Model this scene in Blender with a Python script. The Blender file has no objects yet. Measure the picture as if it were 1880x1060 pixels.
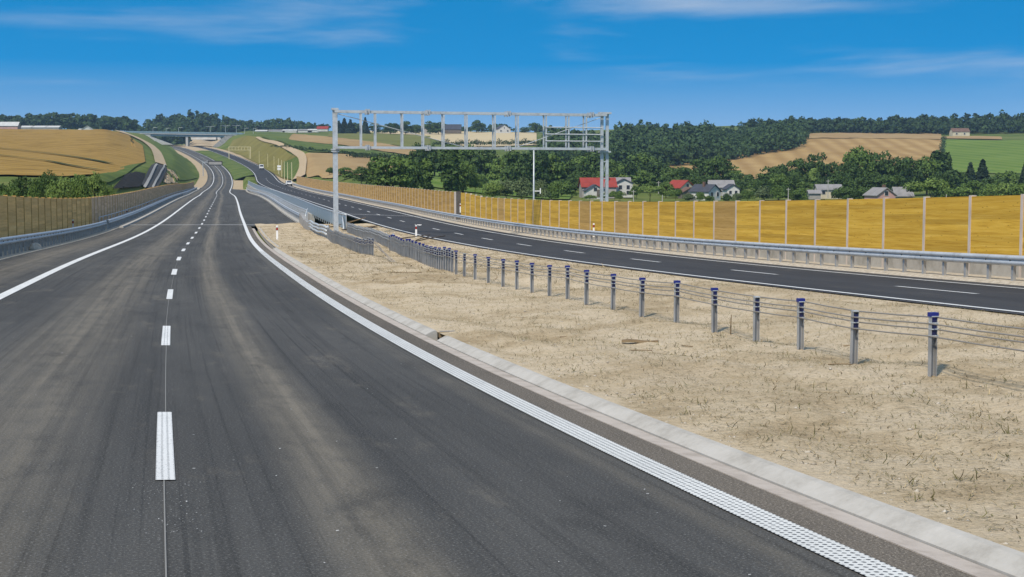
import bpy, bmesh, math, random
import numpy as np
from mathutils import Vector, Matrix
R = math.radians
sc = bpy.context.scene
C = sc.collection
random.seed(7); rng = np.random.default_rng(7)

# ------------------------------------------------------------------ camera, sky, sun, exposure
F = 2650.0; HC = 2.1; PITCH = math.atan((530 - 313) / F)      # photo: 1880 x 1060 px
cp, sp = math.cos(PITCH), math.sin(PITCH)
cam = bpy.data.cameras.new('camera'); cam.sensor_width = 36; cam.lens = F / 1880 * 36
cam.clip_start = 0.1; cam.clip_end = 20000
co = bpy.data.objects.new('camera', cam); C.objects.link(co)
co.location = (0, 0, HC); co.rotation_euler = (math.pi / 2 - PITCH, 0, 0)
sc.camera = co

SUN_ELEV, SUN_TO = 50.0, (-0.50, -0.87)        # where the sun stands: behind and to the left
wd = bpy.data.worlds.new('World'); sc.world = wd; wd.use_nodes = True
nt = wd.node_tree; nt.nodes.clear()
def wn(t, **k):
    n = nt.nodes.new(t)
    for a, v in k.items(): setattr(n, a, v)
    return n
out = wn('ShaderNodeOutputWorld'); bg = wn('ShaderNodeBackground'); sky = wn('ShaderNodeTexSky')
sky.sky_type = 'NISHITA'; sky.sun_disc = False
sky.sun_elevation = R(SUN_ELEV); sky.sun_rotation = math.atan2(SUN_TO[0], SUN_TO[1])
sky.air_density = 1.0; sky.dust_density = 0.3; sky.ozone_density = 5.0
tc = wn('ShaderNodeTexCoord'); mp = wn('ShaderNodeMapping'); mp.inputs['Scale'].default_value = (1, 1, 3.2); mp.inputs['Location'].default_value = (0, 0, .36)
nrm = wn('ShaderNodeVectorMath', operation='NORMALIZE')
hs = wn('ShaderNodeHueSaturation'); hs.inputs['Hue'].default_value = .484; hs.inputs['Value'].default_value = 1.75
# thin high cloud
cm = wn('ShaderNodeMapping'); cm.inputs['Scale'].default_value = (4, 4, 30); cm.inputs['Location'].default_value = (9.0476, 11.1954, 18.4842)
cn = wn('ShaderNodeTexNoise'); cn.inputs['Scale'].default_value = 1.0; cn.inputs['Detail'].default_value = 7; cn.inputs['Roughness'].default_value = .52; cn.inputs['Distortion'].default_value = .25
cr = wn('ShaderNodeMapRange'); cr.inputs['From Min'].default_value = .40; cr.inputs['From Max'].default_value = .78; cr.inputs['To Max'].default_value = .48; cr.interpolation_type = 'SMOOTHSTEP'
cx = wn('ShaderNodeMix', data_type='RGBA'); cx.inputs[7].default_value = (7.3, 7.0, 6.7, 1)
L = nt.links.new
L(tc.outputs['Generated'], mp.inputs[0]); L(mp.outputs[0], nrm.inputs[0]); L(nrm.outputs[0], sky.inputs[0])
L(tc.outputs['Generated'], cm.inputs[0]); L(cm.outputs[0], cn.inputs[0]); ez = wn('ShaderNodeSeparateXYZ'); L(tc.outputs['Generated'], ez.inputs[0])
er = wn('ShaderNodeMapRange'); er.inputs['From Min'].default_value = .045; er.inputs['From Max'].default_value = .30; er.inputs['To Min'].default_value = -.11; er.inputs['To Max'].default_value = .16; er.interpolation_type = 'SMOOTHSTEP'
ea = wn('ShaderNodeMath', operation='ADD'); L(ez.outputs[2], er.inputs[0]); L(cn.outputs[0], ea.inputs[0]); L(er.outputs[0], ea.inputs[1]); L(ea.outputs[0], cr.inputs[0])
sr = wn('ShaderNodeMapRange'); sr.inputs['From Min'].default_value = .03; sr.inputs['From Max'].default_value = .115; sr.inputs['To Min'].default_value = 1.0; sr.inputs['To Max'].default_value = 1.75; L(ez.outputs[2], sr.inputs[0]); L(sr.outputs[0], hs.inputs['Saturation'])
L(sky.outputs[0], hs.inputs['Color']); L(hs.outputs[0], cx.inputs[6]); L(cr.outputs[0], cx.inputs[0])
L(cx.outputs[2], bg.inputs[0]); L(bg.outputs[0], out.inputs[0]); bg.inputs[1].default_value = 0.115

sl = bpy.data.lights.new('sun', 'SUN'); sl.energy = 4.0; sl.angle = R(4.0); sl.color = (1, .90, .76)
so = bpy.data.objects.new('sun', sl); C.objects.link(so)
_h = math.hypot(*SUN_TO); _e = R(SUN_ELEV)
_d = Vector((SUN_TO[0] / _h * math.cos(_e), SUN_TO[1] / _h * math.cos(_e), math.sin(_e)))
so.rotation_euler = (-_d).to_track_quat('-Z', 'Y').to_euler(); so.location = _d * 50

sc.view_settings.view_transform = 'Standard'; sc.view_settings.look = 'None'
sc.view_settings.exposure = 0.12; sc.view_settings.gamma = 1.0; sc.view_settings.use_curve_mapping = False
sc.cycles.use_denoising = True
try: sc.cycles.denoiser = 'OPENIMAGEDENOISE'
except Exception: pass
sc.cycles.max_bounces = 5; sc.cycles.diffuse_bounces = 3; sc.cycles.glossy_bounces = 3
sc.cycles.transparent_max_bounces = 8; sc.cycles.volume_bounces = 0; sc.cycles.caustics_reflective = False

# ------------------------------------------------------------------ materials
def mat(name, col, rough=.85, metal=0.0, build=None):
    m = bpy.data.materials.new(name); m.use_nodes = True
    n = m.node_tree.nodes; b = n['Principled BSDF']
    b.inputs['Base Color'].default_value = (*col, 1); b.inputs['Roughness'].default_value = rough; b.inputs['Metallic'].default_value = metal
    m.diffuse_color = (*col, 1)
    b.inputs['Specular IOR Level'].default_value = .08 if rough >= .9 else .22 if rough >= .8 else .5
    if build: build(m.node_tree, b)
    return m
def nd(t, typ, ins=None, **k):
    n = t.nodes.new(typ)
    for a, v in k.items(): setattr(n, a, v)
    for a, v in (ins or {}).items(): n.inputs[a].default_value = v
    return n
def vary(t, b, stops, scale=(1, 1, 1), detail=6, rough=.6, coord='Object', dist=0.0, bump=0.0, bscale=None, lo=.3, hi=.7, bdist=.02, rand=False):
    """base colour from noise through a ramp, plus bump"""
    tc = nd(t, 'ShaderNodeTexCoord'); mp = nd(t, 'ShaderNodeMapping', {'Scale': scale})
    src = tc.outputs[coord]
    if rand:
        oi = nd(t, 'ShaderNodeObjectInfo'); va = nd(t, 'ShaderNodeVectorMath', operation='MULTIPLY_ADD')
        va.inputs[1].default_value = (1, 1, 1); t.links.new(src, va.inputs[0])
        vs = nd(t, 'ShaderNodeVectorMath', operation='SCALE'); vs.inputs[0].default_value = (37, 53, 71); t.links.new(oi.outputs['Random'], vs.inputs['Scale'])
        t.links.new(vs.outputs[0], va.inputs[2]); src = va.outputs[0]
    t.links.new(src, mp.inputs[0])
    ns = nd(t, 'ShaderNodeTexNoise', {'Scale': 1.0, 'Detail': detail, 'Roughness': rough, 'Distortion': dist})
    t.links.new(mp.outputs[0], ns.inputs[0])
    rp = nd(t, 'ShaderNodeValToRGB'); el = rp.color_ramp.elements
    n = len(stops)
    for i, c in enumerate(stops):
        p = lo + (hi - lo) * i / max(1, n - 1)
        e = el[i] if i < 2 else el.new(p)
        e.position = p; e.color = (*c, 1)
    t.links.new(ns.outputs[0], rp.inputs[0]); t.links.new(rp.outputs[0], b.inputs['Base Color'])
    if bump:
        n2 = ns
        if bscale:
            m2 = nd(t, 'ShaderNodeMapping', {'Scale': bscale}); t.links.new(src, m2.inputs[0])
            n2 = nd(t, 'ShaderNodeTexNoise', {'Scale': 1.0, 'Detail': 8, 'Roughness': .7}); t.links.new(m2.outputs[0], n2.inputs[0])
        bp = nd(t, 'ShaderNodeBump', {'Strength': bump, 'Distance': bdist}); t.links.new(n2.outputs[0], bp.inputs['Height']); t.links.new(bp.outputs[0], b.inputs['Normal'])
    return rp
def mixc(t, a, b_, f, blend='MIX'):
    m = nd(t, 'ShaderNodeMix', data_type='RGBA', blend_type=blend)
    for s_, v in ((m.inputs[6], a), (m.inputs[7], b_), (m.inputs[0], f)):
        if hasattr(v, 'links'): t.links.new(v, s_)
        elif isinstance(v, (tuple, list)): s_.default_value = (*v, 1)
        else: s_.default_value = v
    return m.outputs[2]
def maths(t, op, a, b_=None):
    m = nd(t, 'ShaderNodeMath', operation=op)
    for i, v in enumerate((a, b_)):
        if v is None: continue
        if hasattr(v, 'links'): t.links.new(v, m.inputs[i])
        else: m.inputs[i].default_value = v
    return m.outputs[0]
def asphalt(name, dark, light, bands, dustcol, streak=1.0, grain=.5):
    """asphalt laid out in road metres (u across, v along): grain, wheel streaks, worn dusty bands"""
    def bld(t, b):
        uv = nd(t, 'ShaderNodeUVMap', uv_map='road'); sx = nd(t, 'ShaderNodeSeparateXYZ'); t.links.new(uv.outputs[0], sx.inputs[0])
        def noise(s, det=6, ro=.6, di=0):
            mp = nd(t, 'ShaderNodeMapping', {'Scale': s}); t.links.new(uv.outputs[0], mp.inputs[0])
            n = nd(t, 'ShaderNodeTexNoise', {'Scale': 1.0, 'Detail': det, 'Roughness': ro, 'Distortion': di}); t.links.new(mp.outputs[0], n.inputs[0]); return n.outputs[0]
        def rng_(v, a, c, lo=0., hi=1.):
            r = nd(t, 'ShaderNodeMapRange', {'From Min': a, 'From Max': c, 'To Min': lo, 'To Max': hi}, interpolation_type='SMOOTHSTEP'); t.links.new(v, r.inputs[0]); return r.outputs[0]
        big = noise((.35, .06, 1), 4); streaks = noise((5, .045, 1), 5, .65); fine = noise((55, 55, 1), 4, .8); mid = noise((3, 1.2, 1), 6, .65); wob = noise((.4, .03, 1), 2)
        col = mixc(t, dark, light, rng_(big, .32, .68))
        col = mixc(t, col, tuple(c * .62 for c in dark), maths(t, 'MULTIPLY', rng_(streaks, .45, .75), .75 * streak))
        thin = noise((16, .05, 1), 3, .6); col = mixc(t, col, tuple(c * .5 for c in dark), maths(t, 'MULTIPLY', rng_(thin, .54, .66), .55 * streak))
        f = None
        for c0, w, a in bands:
            u = maths(t, 'ADD', sx.outputs[0], maths(t, 'MULTIPLY', maths(t, 'SUBTRACT', wob, .5), .7))
            d = maths(t, 'ABSOLUTE', maths(t, 'SUBTRACT', u, c0)); g = maths(t, 'MULTIPLY', rng_(d, 0, w, 1, 0), a)
            f = g if f is None else maths(t, 'MAXIMUM', f, g)
        if f is not None:
            f = maths(t, 'MULTIPLY', f, rng_(mid, .25, .6, .45, 1.0))
            f = maths(t, 'MULTIPLY', f, rng_(streaks, .3, .65, 1.0, .45)); col = mixc(t, col, dustcol, f)
        patchy = noise((1.1, .35, 1), 8, .72); col = mixc(t, col, tuple(c * .60 for c in dark), maths(t, 'MULTIPLY', rng_(patchy, .52, .70), .55)); col = mixc(t, col, dustcol, maths(t, 'MULTIPLY', rng_(patchy, .46, .30), .35))
        col = mixc(t, col, tuple(min(1, c * 3.2 + .05) for c in light), rng_(fine, .53, .68, 0, grain))
        col = mixc(t, col, tuple(c * .35 for c in dark), rng_(fine, .47, .33, 0, grain))
        t.links.new(col, b.inputs['Base Color'])
        bp = nd(t, 'ShaderNodeBump', {'Strength': .6, 'Distance': .012}); t.links.new(fine, bp.inputs['Height']); t.links.new(bp.outputs[0], b.inputs['Normal'])
        b.inputs['Specular IOR Level'].default_value = .18
    return mat(name, dark, .82, 0, bld)
M = {}
M['asphalt_left'] = asphalt('asphalt_dusty', (.050, .049, .046), (.080, .078, .072), [(1.15, .50, .95), (-1.35, 1.10, .80), (-5.2, 1.2, .70), (3.45, .30, .35)], (.20, .176, .135), 1.0, .7)
M['asphalt_right'] = asphalt('asphalt_fresh', (.036, .036, .038), (.050, .050, .052), [(4.1, .35, .7), (-1.9, .9, .12)], (.115, .105, .092), .5, .3)
M['shoulder'] = asphalt('asphalt_coarse', (.085, .073, .058), (.14, .12, .095), [], (.16, .14, .11), .2, 1.0)
M['side_asphalt'] = mat('asphalt_side', (.085, .082, .078), .9, 0, lambda t, b: vary(t, b, [(.06, .058, .054), (.10, .096, .09)], (.4, .4, .4), 6))
def paint(name, col, dots):
    def bld(t, b):
        uv = nd(t, 'ShaderNodeUVMap', uv_map='road'); sx = nd(t, 'ShaderNodeSeparateXYZ'); t.links.new(uv.outputs[0], sx.inputs[0])
        mp = nd(t, 'ShaderNodeMapping', {'Scale': (30, 30, 1)}); t.links.new(uv.outputs[0], mp.inputs[0])
        ns = nd(t, 'ShaderNodeTexNoise', {'Scale': 1.0, 'Detail': 6, 'Roughness': .7}); t.links.new(mp.outputs[0], ns.inputs[0])
        mp2 = nd(t, 'ShaderNodeMapping', {'Scale': (2, .6, 1)}); t.links.new(uv.outputs[0], mp2.inputs[0])
        n2 = nd(t, 'ShaderNodeTexNoise', {'Scale': 1.0, 'Detail': 4}); t.links.new(mp2.outputs[0], n2.inputs[0])
        wear = maths(t, 'MULTIPLY', maths(t, 'GREATER_THAN', ns.outputs[0], .60), .7)
        c = mixc(t, tuple(v * .70 for v in col), col, n2.outputs[0])
        c = mixc(t, c, (.16, .155, .145), wear)
        if dots:
            pu, pv, rad = dots
            fu = maths(t, 'SUBTRACT', maths(t, 'FRACT', maths(t, 'DIVIDE', sx.outputs[0], pu)), .5)
            fv = maths(t, 'SUBTRACT', maths(t, 'FRACT', maths(t, 'DIVIDE', sx.outputs[1], pv)), .5)
            fv = maths(t, 'MULTIPLY', fv, pv / pu)
            d = maths(t, 'SQRT', maths(t, 'ADD', maths(t, 'MULTIPLY', fu, fu), maths(t, 'MULTIPLY', fv, fv)))
            d = maths(t, 'ADD', d, maths(t, 'MULTIPLY', maths(t, 'SUBTRACT', ns.outputs[0], .5), .6))
            hole = maths(t, 'LESS_THAN', d, rad)
            c = mixc(t, c, (.05, .05, .05), hole)
        t.links.new(c, b.inputs['Base Color'])
    return mat(name, col, .6, 0, bld)
M['paint'] = paint('road_paint', (.78, .78, .75), None)
M['paint_faint'] = mat('worn_thin_paint', (.22, .215, .20), .8)
M['paint_profiled'] = paint('road_paint_profiled', (.74, .74, .70), (.054, .060, .27))
M['paint_dash'] = paint('road_paint_dash', (.80, .80, .77), (.045, .05, .20))
def soil(t, b):
    src = b.inputs['Base Color'].links[0].from_socket; tc = nd(t, 'ShaderNodeTexCoord')
    for sc_, a, c_, col, amt in ((.16, .50, .66, (.30, .215, .115), .50), (.8, .56, .70, (.26, .195, .11), .45), (14, .58, .72, (.13, .098, .06), .55), (38, .54, .66, (.16, .125, .08), .5), (45, .44, .34, (.72, .63, .46), .45)):
        n = nd(t, 'ShaderNodeTexNoise', {'Scale': sc_, 'Detail': 7, 'Roughness': .68}); t.links.new(tc.outputs['Object'], n.inputs[0])
        r = nd(t, 'ShaderNodeMapRange', {'From Min': a, 'From Max': c_, 'To Max': amt}); t.links.new(n.outputs[0], r.inputs[0]); src = mixc(t, src, col, r.outputs[0])
    t.links.new(src, b.inputs['Base Color'])
M['sand'] = mat('dry_sand', (.4, .3, .18), .95, 0, lambda t, b: (vary(t, b, [(.325, .248, .148), (.445, .350, .222), (.535, .435, .292), (.585, .485, .345), (.48, .38, .242)], (.5, .5, .5), 12, .76, bump=1.0, bscale=(9, 9, 9), lo=.34, hi=.66, bdist=.06), soil(t, b)))
M['gravel'] = mat('pale_gravel', (.42, .38, .32), .95, 0, lambda t, b: vary(t, b, [(.26, .22, .17), (.44, .39, .31), (.58, .53, .45)], (6, 6, 6), 6, .75, bump=.8, bdist=.04))
M['concrete'] = mat('pale_concrete', (.5, .48, .44), .85, 0, lambda t, b: vary(t, b, [(.27, .25, .215), (.40, .38, .34), (.47, .45, .41)], (2.2, 2.2, 2.2), 10, .75, bump=.35, bscale=(22, 22, 22), bdist=.01))
M['gutter'] = mat('pinkish_concrete', (.42, .37, .32), .9, 0, lambda t, b: vary(t, b, [(.30, .26, .22), (.43, .38, .33), (.48, .43, .38)], (3, 3, 3), 8, .7, bump=.3, bscale=(30, 30, 30), bdist=.008))
M['dark_concrete'] = mat('grey_concrete', (.25, .25, .24), .9, 0, lambda t, b: vary(t, b, [(.19, .185, .175), (.29, .285, .275), (.35, .345, .33)], (.7, .7, .7), 8, .65, bump=.2))
M['plinth'] = mat('plinth_concrete', (.36, .34, .30), .9, 0, lambda t, b: vary(t, b, [(.25, .235, .20), (.37, .35, .31), (.44, .42, .375)], (1.2, 1.2, 1.2), 8, .7, bump=.2))
def steel(name, c, r=.5, mtl=.4):
    return mat(name, c, r, mtl, lambda t, b: vary(t, b, [tuple(v * .78 for v in c), c, tuple(min(1, v * 1.12) for v in c)], (3, 3, 3), 6, .6, rand=True))
M['steel'] = steel('galvanised_steel', (.50, .52, .53))
M['steel_post'] = steel('galvanised_post', (.43, .43, .42), .55, .55)
M['steel_bright'] = steel('galvanised_bright', (.50, .53, .54), .5, .35)
M['steel_beige'] = steel('beige_post', (.55, .47, .40), .6, .1)
M['steel_dark'] = steel('dark_post', (.12, .10, .08), .6, .2)
M['cable'] = mat('steel_cable', (.30, .27, .23), .5, .4)
M['blue'] = mat('blue_plastic', (.010, .018, .17), .45)
M['blue_dark'] = mat('blue_reflector', (.012, .016, .07), .4)
M['white'] = mat('white_plastic', (.78, .78, .76), .5)
M['red'] = mat('red_reflector', (.50, .02, .015), .4)
M['black'] = mat('black_rubber', (.018, .018, .018), .7)
M['lamp_yellow'] = mat('pale_yellow_post', (.62, .55, .33), .6)
M['mesh_blue'] = mat('blue_grey_screen', (.20, .27, .33), .5, .2, lambda t, b: vary(t, b, [(.17, .235, .29), (.22, .30, .37), (.27, .35, .41)], (1.5, 1.5, 1.5), 5))
def wood(name, stops, sx=.5, sz=14):
    def bld(t, b):
        rp = vary(t, b, stops, (sx, 4, sz), 10, .7, dist=.5, bump=.45, bscale=(2.5, 20, 24), lo=.30, hi=.70, bdist=.015, rand=True)
        tc = nd(t, 'ShaderNodeTexCoord'); sx_ = nd(t, 'ShaderNodeSeparateXYZ'); t.links.new(tc.outputs['Object'], sx_.inputs[0]); oi = nd(t, 'ShaderNodeObjectInfo')
        k = maths(t, 'ADD', maths(t, 'FLOOR', maths(t, 'DIVIDE', sx_.outputs[2], .175)), maths(t, 'MULTIPLY', oi.outputs['Random'], 97.0))
        wn_ = nd(t, 'ShaderNodeTexWhiteNoise', noise_dimensions='1D'); t.links.new(k, wn_.inputs['W'])
        c = mixc(t, rp.outputs[0], tuple(v * .45 for v in stops[0]), maths(t, 'MULTIPLY', wn_.outputs[0], .40))
        fz = maths(t, 'FRACT', maths(t, 'DIVIDE', sx_.outputs[2], .175)); kn = nd(t, 'ShaderNodeTexVoronoi', {'Scale': 1.0}); mp = nd(t, 'ShaderNodeMapping', {'Scale': (2.3, 1, 8)}); t.links.new(tc.outputs['Object'], mp.inputs[0])
        va = nd(t, 'ShaderNodeVectorMath', operation='ADD'); t.links.new(mp.outputs[0], va.inputs[0]); vs = nd(t, 'ShaderNodeVectorMath', operation='SCALE'); vs.inputs[0].default_value = (31, 17, 23); t.links.new(oi.outputs['Random'], vs.inputs['Scale']); t.links.new(vs.outputs[0], va.inputs[1]); t.links.new(va.outputs[0], kn.inputs[0])
        c = mixc(t, c, tuple(v * .35 for v in stops[0]), maths(t, 'MULTIPLY', maths(t, 'LESS_THAN', kn.outputs['Distance'], .10), .6))
        t.links.new(c, b.inputs['Base Color'])
    return mat(name, stops[1], .8, 0, bld)
M['wood_yellow'] = wood('yellow_timber', [(.37, .198, .020), (.59, .350, .042), (.67, .418, .062), (.75, .50, .115)])
M['wood_brown'] = wood('brown_timber', [(.36, .21, .055), (.52, .325, .095), (.58, .375, .135)])
M['wood_left'] = wood('ochre_timber', [(.62, .36, .11), (.84, .52, .18), (.88, .60, .26)])
M['wood_grey'] = wood('weathered_timber', [(.52, .345, .19), (.70, .48, .29), (.78, .56, .37)])
M['wood_orange'] = wood('orange_timber', [(.36, .20, .045), (.50, .30, .075), (.58, .37, .12)])
M['plank'] = wood('old_plank', [(.16, .11, .06), (.25, .18, .10), (.33, .25, .15)])
def leafmat(name, a, c, ns=.35):
    def bld(t, b):
        g = nd(t, 'ShaderNodeNewGeometry'); oi = nd(t, 'ShaderNodeObjectInfo')
        n = nd(t, 'ShaderNodeTexNoise', {'Scale': ns, 'Detail': 2}); t.links.new(g.outputs['Position'], n.inputs[0])
        r = nd(t, 'ShaderNodeMapRange', {'From Min': .35, 'From Max': .65}); t.links.new(n.outputs[0], r.inputs[0])
        f = maths(t, 'ADD', maths(t, 'MULTIPLY', g.outputs['Random Per Island'], .42), maths(t, 'ADD', maths(t, 'MULTIPLY', oi.outputs['Random'], .26), maths(t, 'MULTIPLY', r.outputs[0], .32)))
        t.links.new(mixc(t, a, c, f), b.inputs['Base Color'])
        b.inputs['Specular IOR Level'].default_value = .2
    return mat(name, c, .7, 0, bld)
M['leaf_dark'] = leafmat('leaves_dark', (0.01, 0.028, 0.007), (0.085, 0.14, 0.03))
M['leaf_mid'] = leafmat('leaves_mid', (0.02, 0.05, 0.009), (0.15, 0.225, 0.045))
M['leaf_light'] = leafmat('leaves_light', (0.045, 0.085, 0.014), (0.22, 0.3, 0.07))
M['leaf_grey'] = leafmat('leaves_grey', (.06, .09, .035), (.14, .18, .075))
M['leaf_con'] = leafmat('needles', (.012, .026, .014), (.032, .055, .025))
M['leaf_forest'] = leafmat('forest_leaves', (.007, .020, .009), (.062, .108, .030), .11)
M['bark'] = mat('bark', (.07, .055, .042), .95, 0, lambda t, b: vary(t, b, [(.045, .036, .028), (.10, .08, .06)], (3, 3, .8), 5))
M['straw'] = mat('dry_straw', (.30, .23, .12), .9, 0, lambda t, b: t.links.new(mixc(t, (.10, .078, .038), (.44, .345, .20), nd(t, 'ShaderNodeNewGeometry').outputs['Random Per Island']), b.inputs['Base Color']))
M['weed'] = mat('weeds', (.08, .08, .03), .9, 0, lambda t, b: t.links.new(mixc(t, (.05, .05, .018), (.16, .145, .06), nd(t, 'ShaderNodeNewGeometry').outputs['Random Per Island']), b.inputs['Base Color']))
def field(name, stops, scale, rough=.65, rot=0, lo=.3, hi=.7, wave=None):
    def bld(t, b):
        rp = vary(t, b, stops, scale, 8, rough, lo=lo, hi=hi)
        for n in t.nodes:
            if n.type == 'MAPPING': n.inputs['Rotation'].default_value = (0, 0, rot)
        if wave:
            per, ang, amt, wc = wave
            tcn = nd(t, 'ShaderNodeTexCoord'); mp = nd(t, 'ShaderNodeMapping', {'Rotation': (0, 0, ang)}); t.links.new(tcn.outputs['Object'], mp.inputs[0])
            w = nd(t, 'ShaderNodeTexWave', {'Scale': 2 * math.pi / (20 * per) * 1.0, 'Distortion': 1.6, 'Detail': 3, 'Detail Scale': .6}, wave_type='BANDS', bands_direction='X'); t.links.new(mp.outputs[0], w.inputs[0])
            t.links.new(mixc(t, rp.outputs[0], wc, maths(t, 'MULTIPLY', w.outputs['Fac'], amt)), b.inputs['Base Color'])
    return mat(name, stops[-1], .95, 0, bld)
M['meadow'] = field('meadow_grass', [(.045, .068, .014), (.085, .120, .024), (.125, .150, .036), (.17, .158, .06)], (.02, .02, .02), .7)
M['wheat'] = field('ripe_wheat', [(.17, .098, .020), (.265, .165, .038), (.33, .21, .055), (.22, .13, .028)], (.12, .03, .12), .78, rot=.35, wave=(16, 1.25, .30, (.13, .075, .016)))
M['stubble'] = field('stubble', [(.28, .178, .066), (.37, .245, .098), (.41, .285, .125)], (.03, .03, .03), .7, wave=(12, .12, .60, (.24, .145, .05)))
M['stubble_plain'] = field('stubble_plain', [(.26, .172, .078), (.32, .22, .102), (.36, .26, .13)], (.04, .02, .04), .7)
M['stubble_pale'] = field('stubble_pale', [(.40, .32, .18), (.50, .41, .25), (.44, .35, .19)], (.02, .04, .02), .7)
M['crop_green'] = field('green_crop', [(.065, .120, .016), (.095, .160, .022), (.135, .20, .034)], (.03, .03, .03), .7, wave=(14, -.25, .45, (.19, .23, .06)))
M['grass_green'] = field('fresh_grass', [(.052, .080, .018), (.088, .125, .028), (.15, .165, .048)], (.12, .12, .12), .7)
M['grass_olive'] = field('olive_grass', [(.125, .110, .028), (.17, .15, .040), (.215, .185, .06)], (.06, .06, .06), .7)
M['crop_olive'] = field('olive_crop', [(.110, .120, .030), (.150, .155, .045), (.18, .175, .06)], (.03, .03, .03), .7)
M['tan_track'] = field('tan_earth', [(.31, .235, .14), (.42, .33, .215), (.36, .27, .155)], (.3, .3, .3), .7)
M['black_sheet'] = mat('black_liner', (.022, .022, .024), .95, 0, lambda t, b: vary(t, b, [(.012, .012, .011), (.045, .041, .036)], (.5, .5, .5), 5))
M['hedge_dark'] = mat('dark_verge', (.05, .06, .02), .95)

# ------------------------------------------------------------------ object helpers
def tag(o, label=None, cat=None, group=None, kind=None):
    if label: o['label'] = label
    if cat: o['category'] = cat
    if group: o['group'] = group
    if kind: o['kind'] = kind
    return o
def thing(name, label, cat, loc=(0, 0, 0), rz=0.0, group=None):
    o = bpy.data.objects.new(name, None); C.objects.link(o); o.empty_display_size = .2
    o.location = loc; o.rotation_euler = (0, 0, rz); tag(o, label, cat, group); o['_m'] = 1; del o['_m']
    return o
def mk(name, V, Fc, m, uv=None, smooth=False):
    me = bpy.data.meshes.new(name)
    me.from_pydata([tuple(map(float, v)) for v in V], [], [tuple(map(int, f)) for f in Fc])
    if m is not None: me.materials.append(m)
    if uv is not None:
        ul = me.uv_layers.new(name='road'); li = np.empty(len(me.loops), np.int32); me.loops.foreach_get('vertex_index', li)
        ul.data.foreach_set('uv', np.asarray(uv, np.float32)[li].ravel())
    if smooth: me.polygons.foreach_set('use_smooth', [True] * len(me.polygons))
    me.update(); return me
def fastmesh(name, V, Q, m):
    """V (n,3), Q (k,4) quads, by numpy"""
    me = bpy.data.meshes.new(name); V = np.asarray(V, np.float32); Q = np.asarray(Q, np.int32); k = Q.shape[1]
    me.vertices.add(len(V)); me.vertices.foreach_set('co', V.ravel())
    me.loops.add(Q.size); me.loops.foreach_set('vertex_index', Q.ravel())
    me.polygons.add(len(Q)); me.polygons.foreach_set('loop_start', np.arange(0, Q.size, k, dtype=np.int32)); me.polygons.foreach_set('loop_total', np.full(len(Q), k, np.int32))
    me.materials.append(m); me.update(calc_edges=True); return me
def put(name, me, parent=None, loc=(0, 0, 0), rot=(0, 0, 0), scale=(1, 1, 1)):
    o = bpy.data.objects.new(name, me); C.objects.link(o); o.parent = parent
    o.location = loc; o.rotation_euler = rot; o.scale = scale; return o
class MB:
    def __init__(s): s.v = []; s.f = []
    def add(s, V, Fc):
        n = len(s.v); s.v += [tuple(v) for v in V]; s.f += [tuple(i + n for i in f) for f in Fc]
    def box(s, c, h, mx=None):
        V = [Vector((c[0] + x * h[0], c[1] + y * h[1], c[2] + z * h[2])) for x in (-1, 1) for y in (-1, 1) for z in (-1, 1)]
        if mx: V = [mx @ v for v in V]
        s.add(V, [(0, 1, 3, 2), (4, 6, 7, 5), (0, 4, 5, 1), (2, 3, 7, 6), (0, 2, 6, 4), (1, 5, 7, 3)])
    def tube(s, pts, r, n=6, cap=True):
        pts = [Vector(p) for p in pts]; k = len(pts); rr = r if isinstance(r, (list, tuple)) else [r] * k
        V = []
        for i, p in enumerate(pts):
            d = (pts[min(i + 1, k - 1)] - pts[max(i - 1, 0)]).normalized()
            a = d.cross(Vector((0, 0, 1)) if abs(d.z) < .9 else Vector((1, 0, 0))).normalized(); b = d.cross(a)
            V += [p + (a * math.cos(2 * math.pi * j / n) + b * math.sin(2 * math.pi * j / n)) * rr[i] for j in range(n)]
        Fc = [(i * n + j, i * n + (j + 1) % n, (i + 1) * n + (j + 1) % n, (i + 1) * n + j) for i in range(k - 1) for j in range(n)]
        if cap: Fc += [tuple(range(n))[::-1], tuple((k - 1) * n + j for j in range(n))]
        s.add(V, Fc)
    def prism(s, poly, y0, y1):          # poly in (x,z), extruded along y
        n = len(poly); V = [(x, y0, z) for x, z in poly] + [(x, y1, z) for x, z in poly]
        s.add(V, [tuple(range(n)), tuple(range(2 * n - 1, n - 1, -1))] + [(i, i + n, (i + 1) % n + n, (i + 1) % n) for i in range(n)])
    def mesh(s, name, m, smooth=False): return mk(name, s.v, s.f, m, smooth=smooth)
    def obj(s, name, m, parent=None, loc=(0, 0, 0), rot=(0, 0, 0), smooth=False): return put(name, s.mesh(name, m, smooth), parent, loc, rot)
def ray(px, py):
    x = (px - 940) / F; v = (530 - py) / F
    return x, cp + v * sp, -sp + v * cp
def at(px, py, D):
    """the point D metres ahead that the photograph shows at pixel (px, py)"""
    d = ray(px, py); k = D / d[1]; return np.array([d[0] * k, D, HC + d[2] * k])

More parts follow.
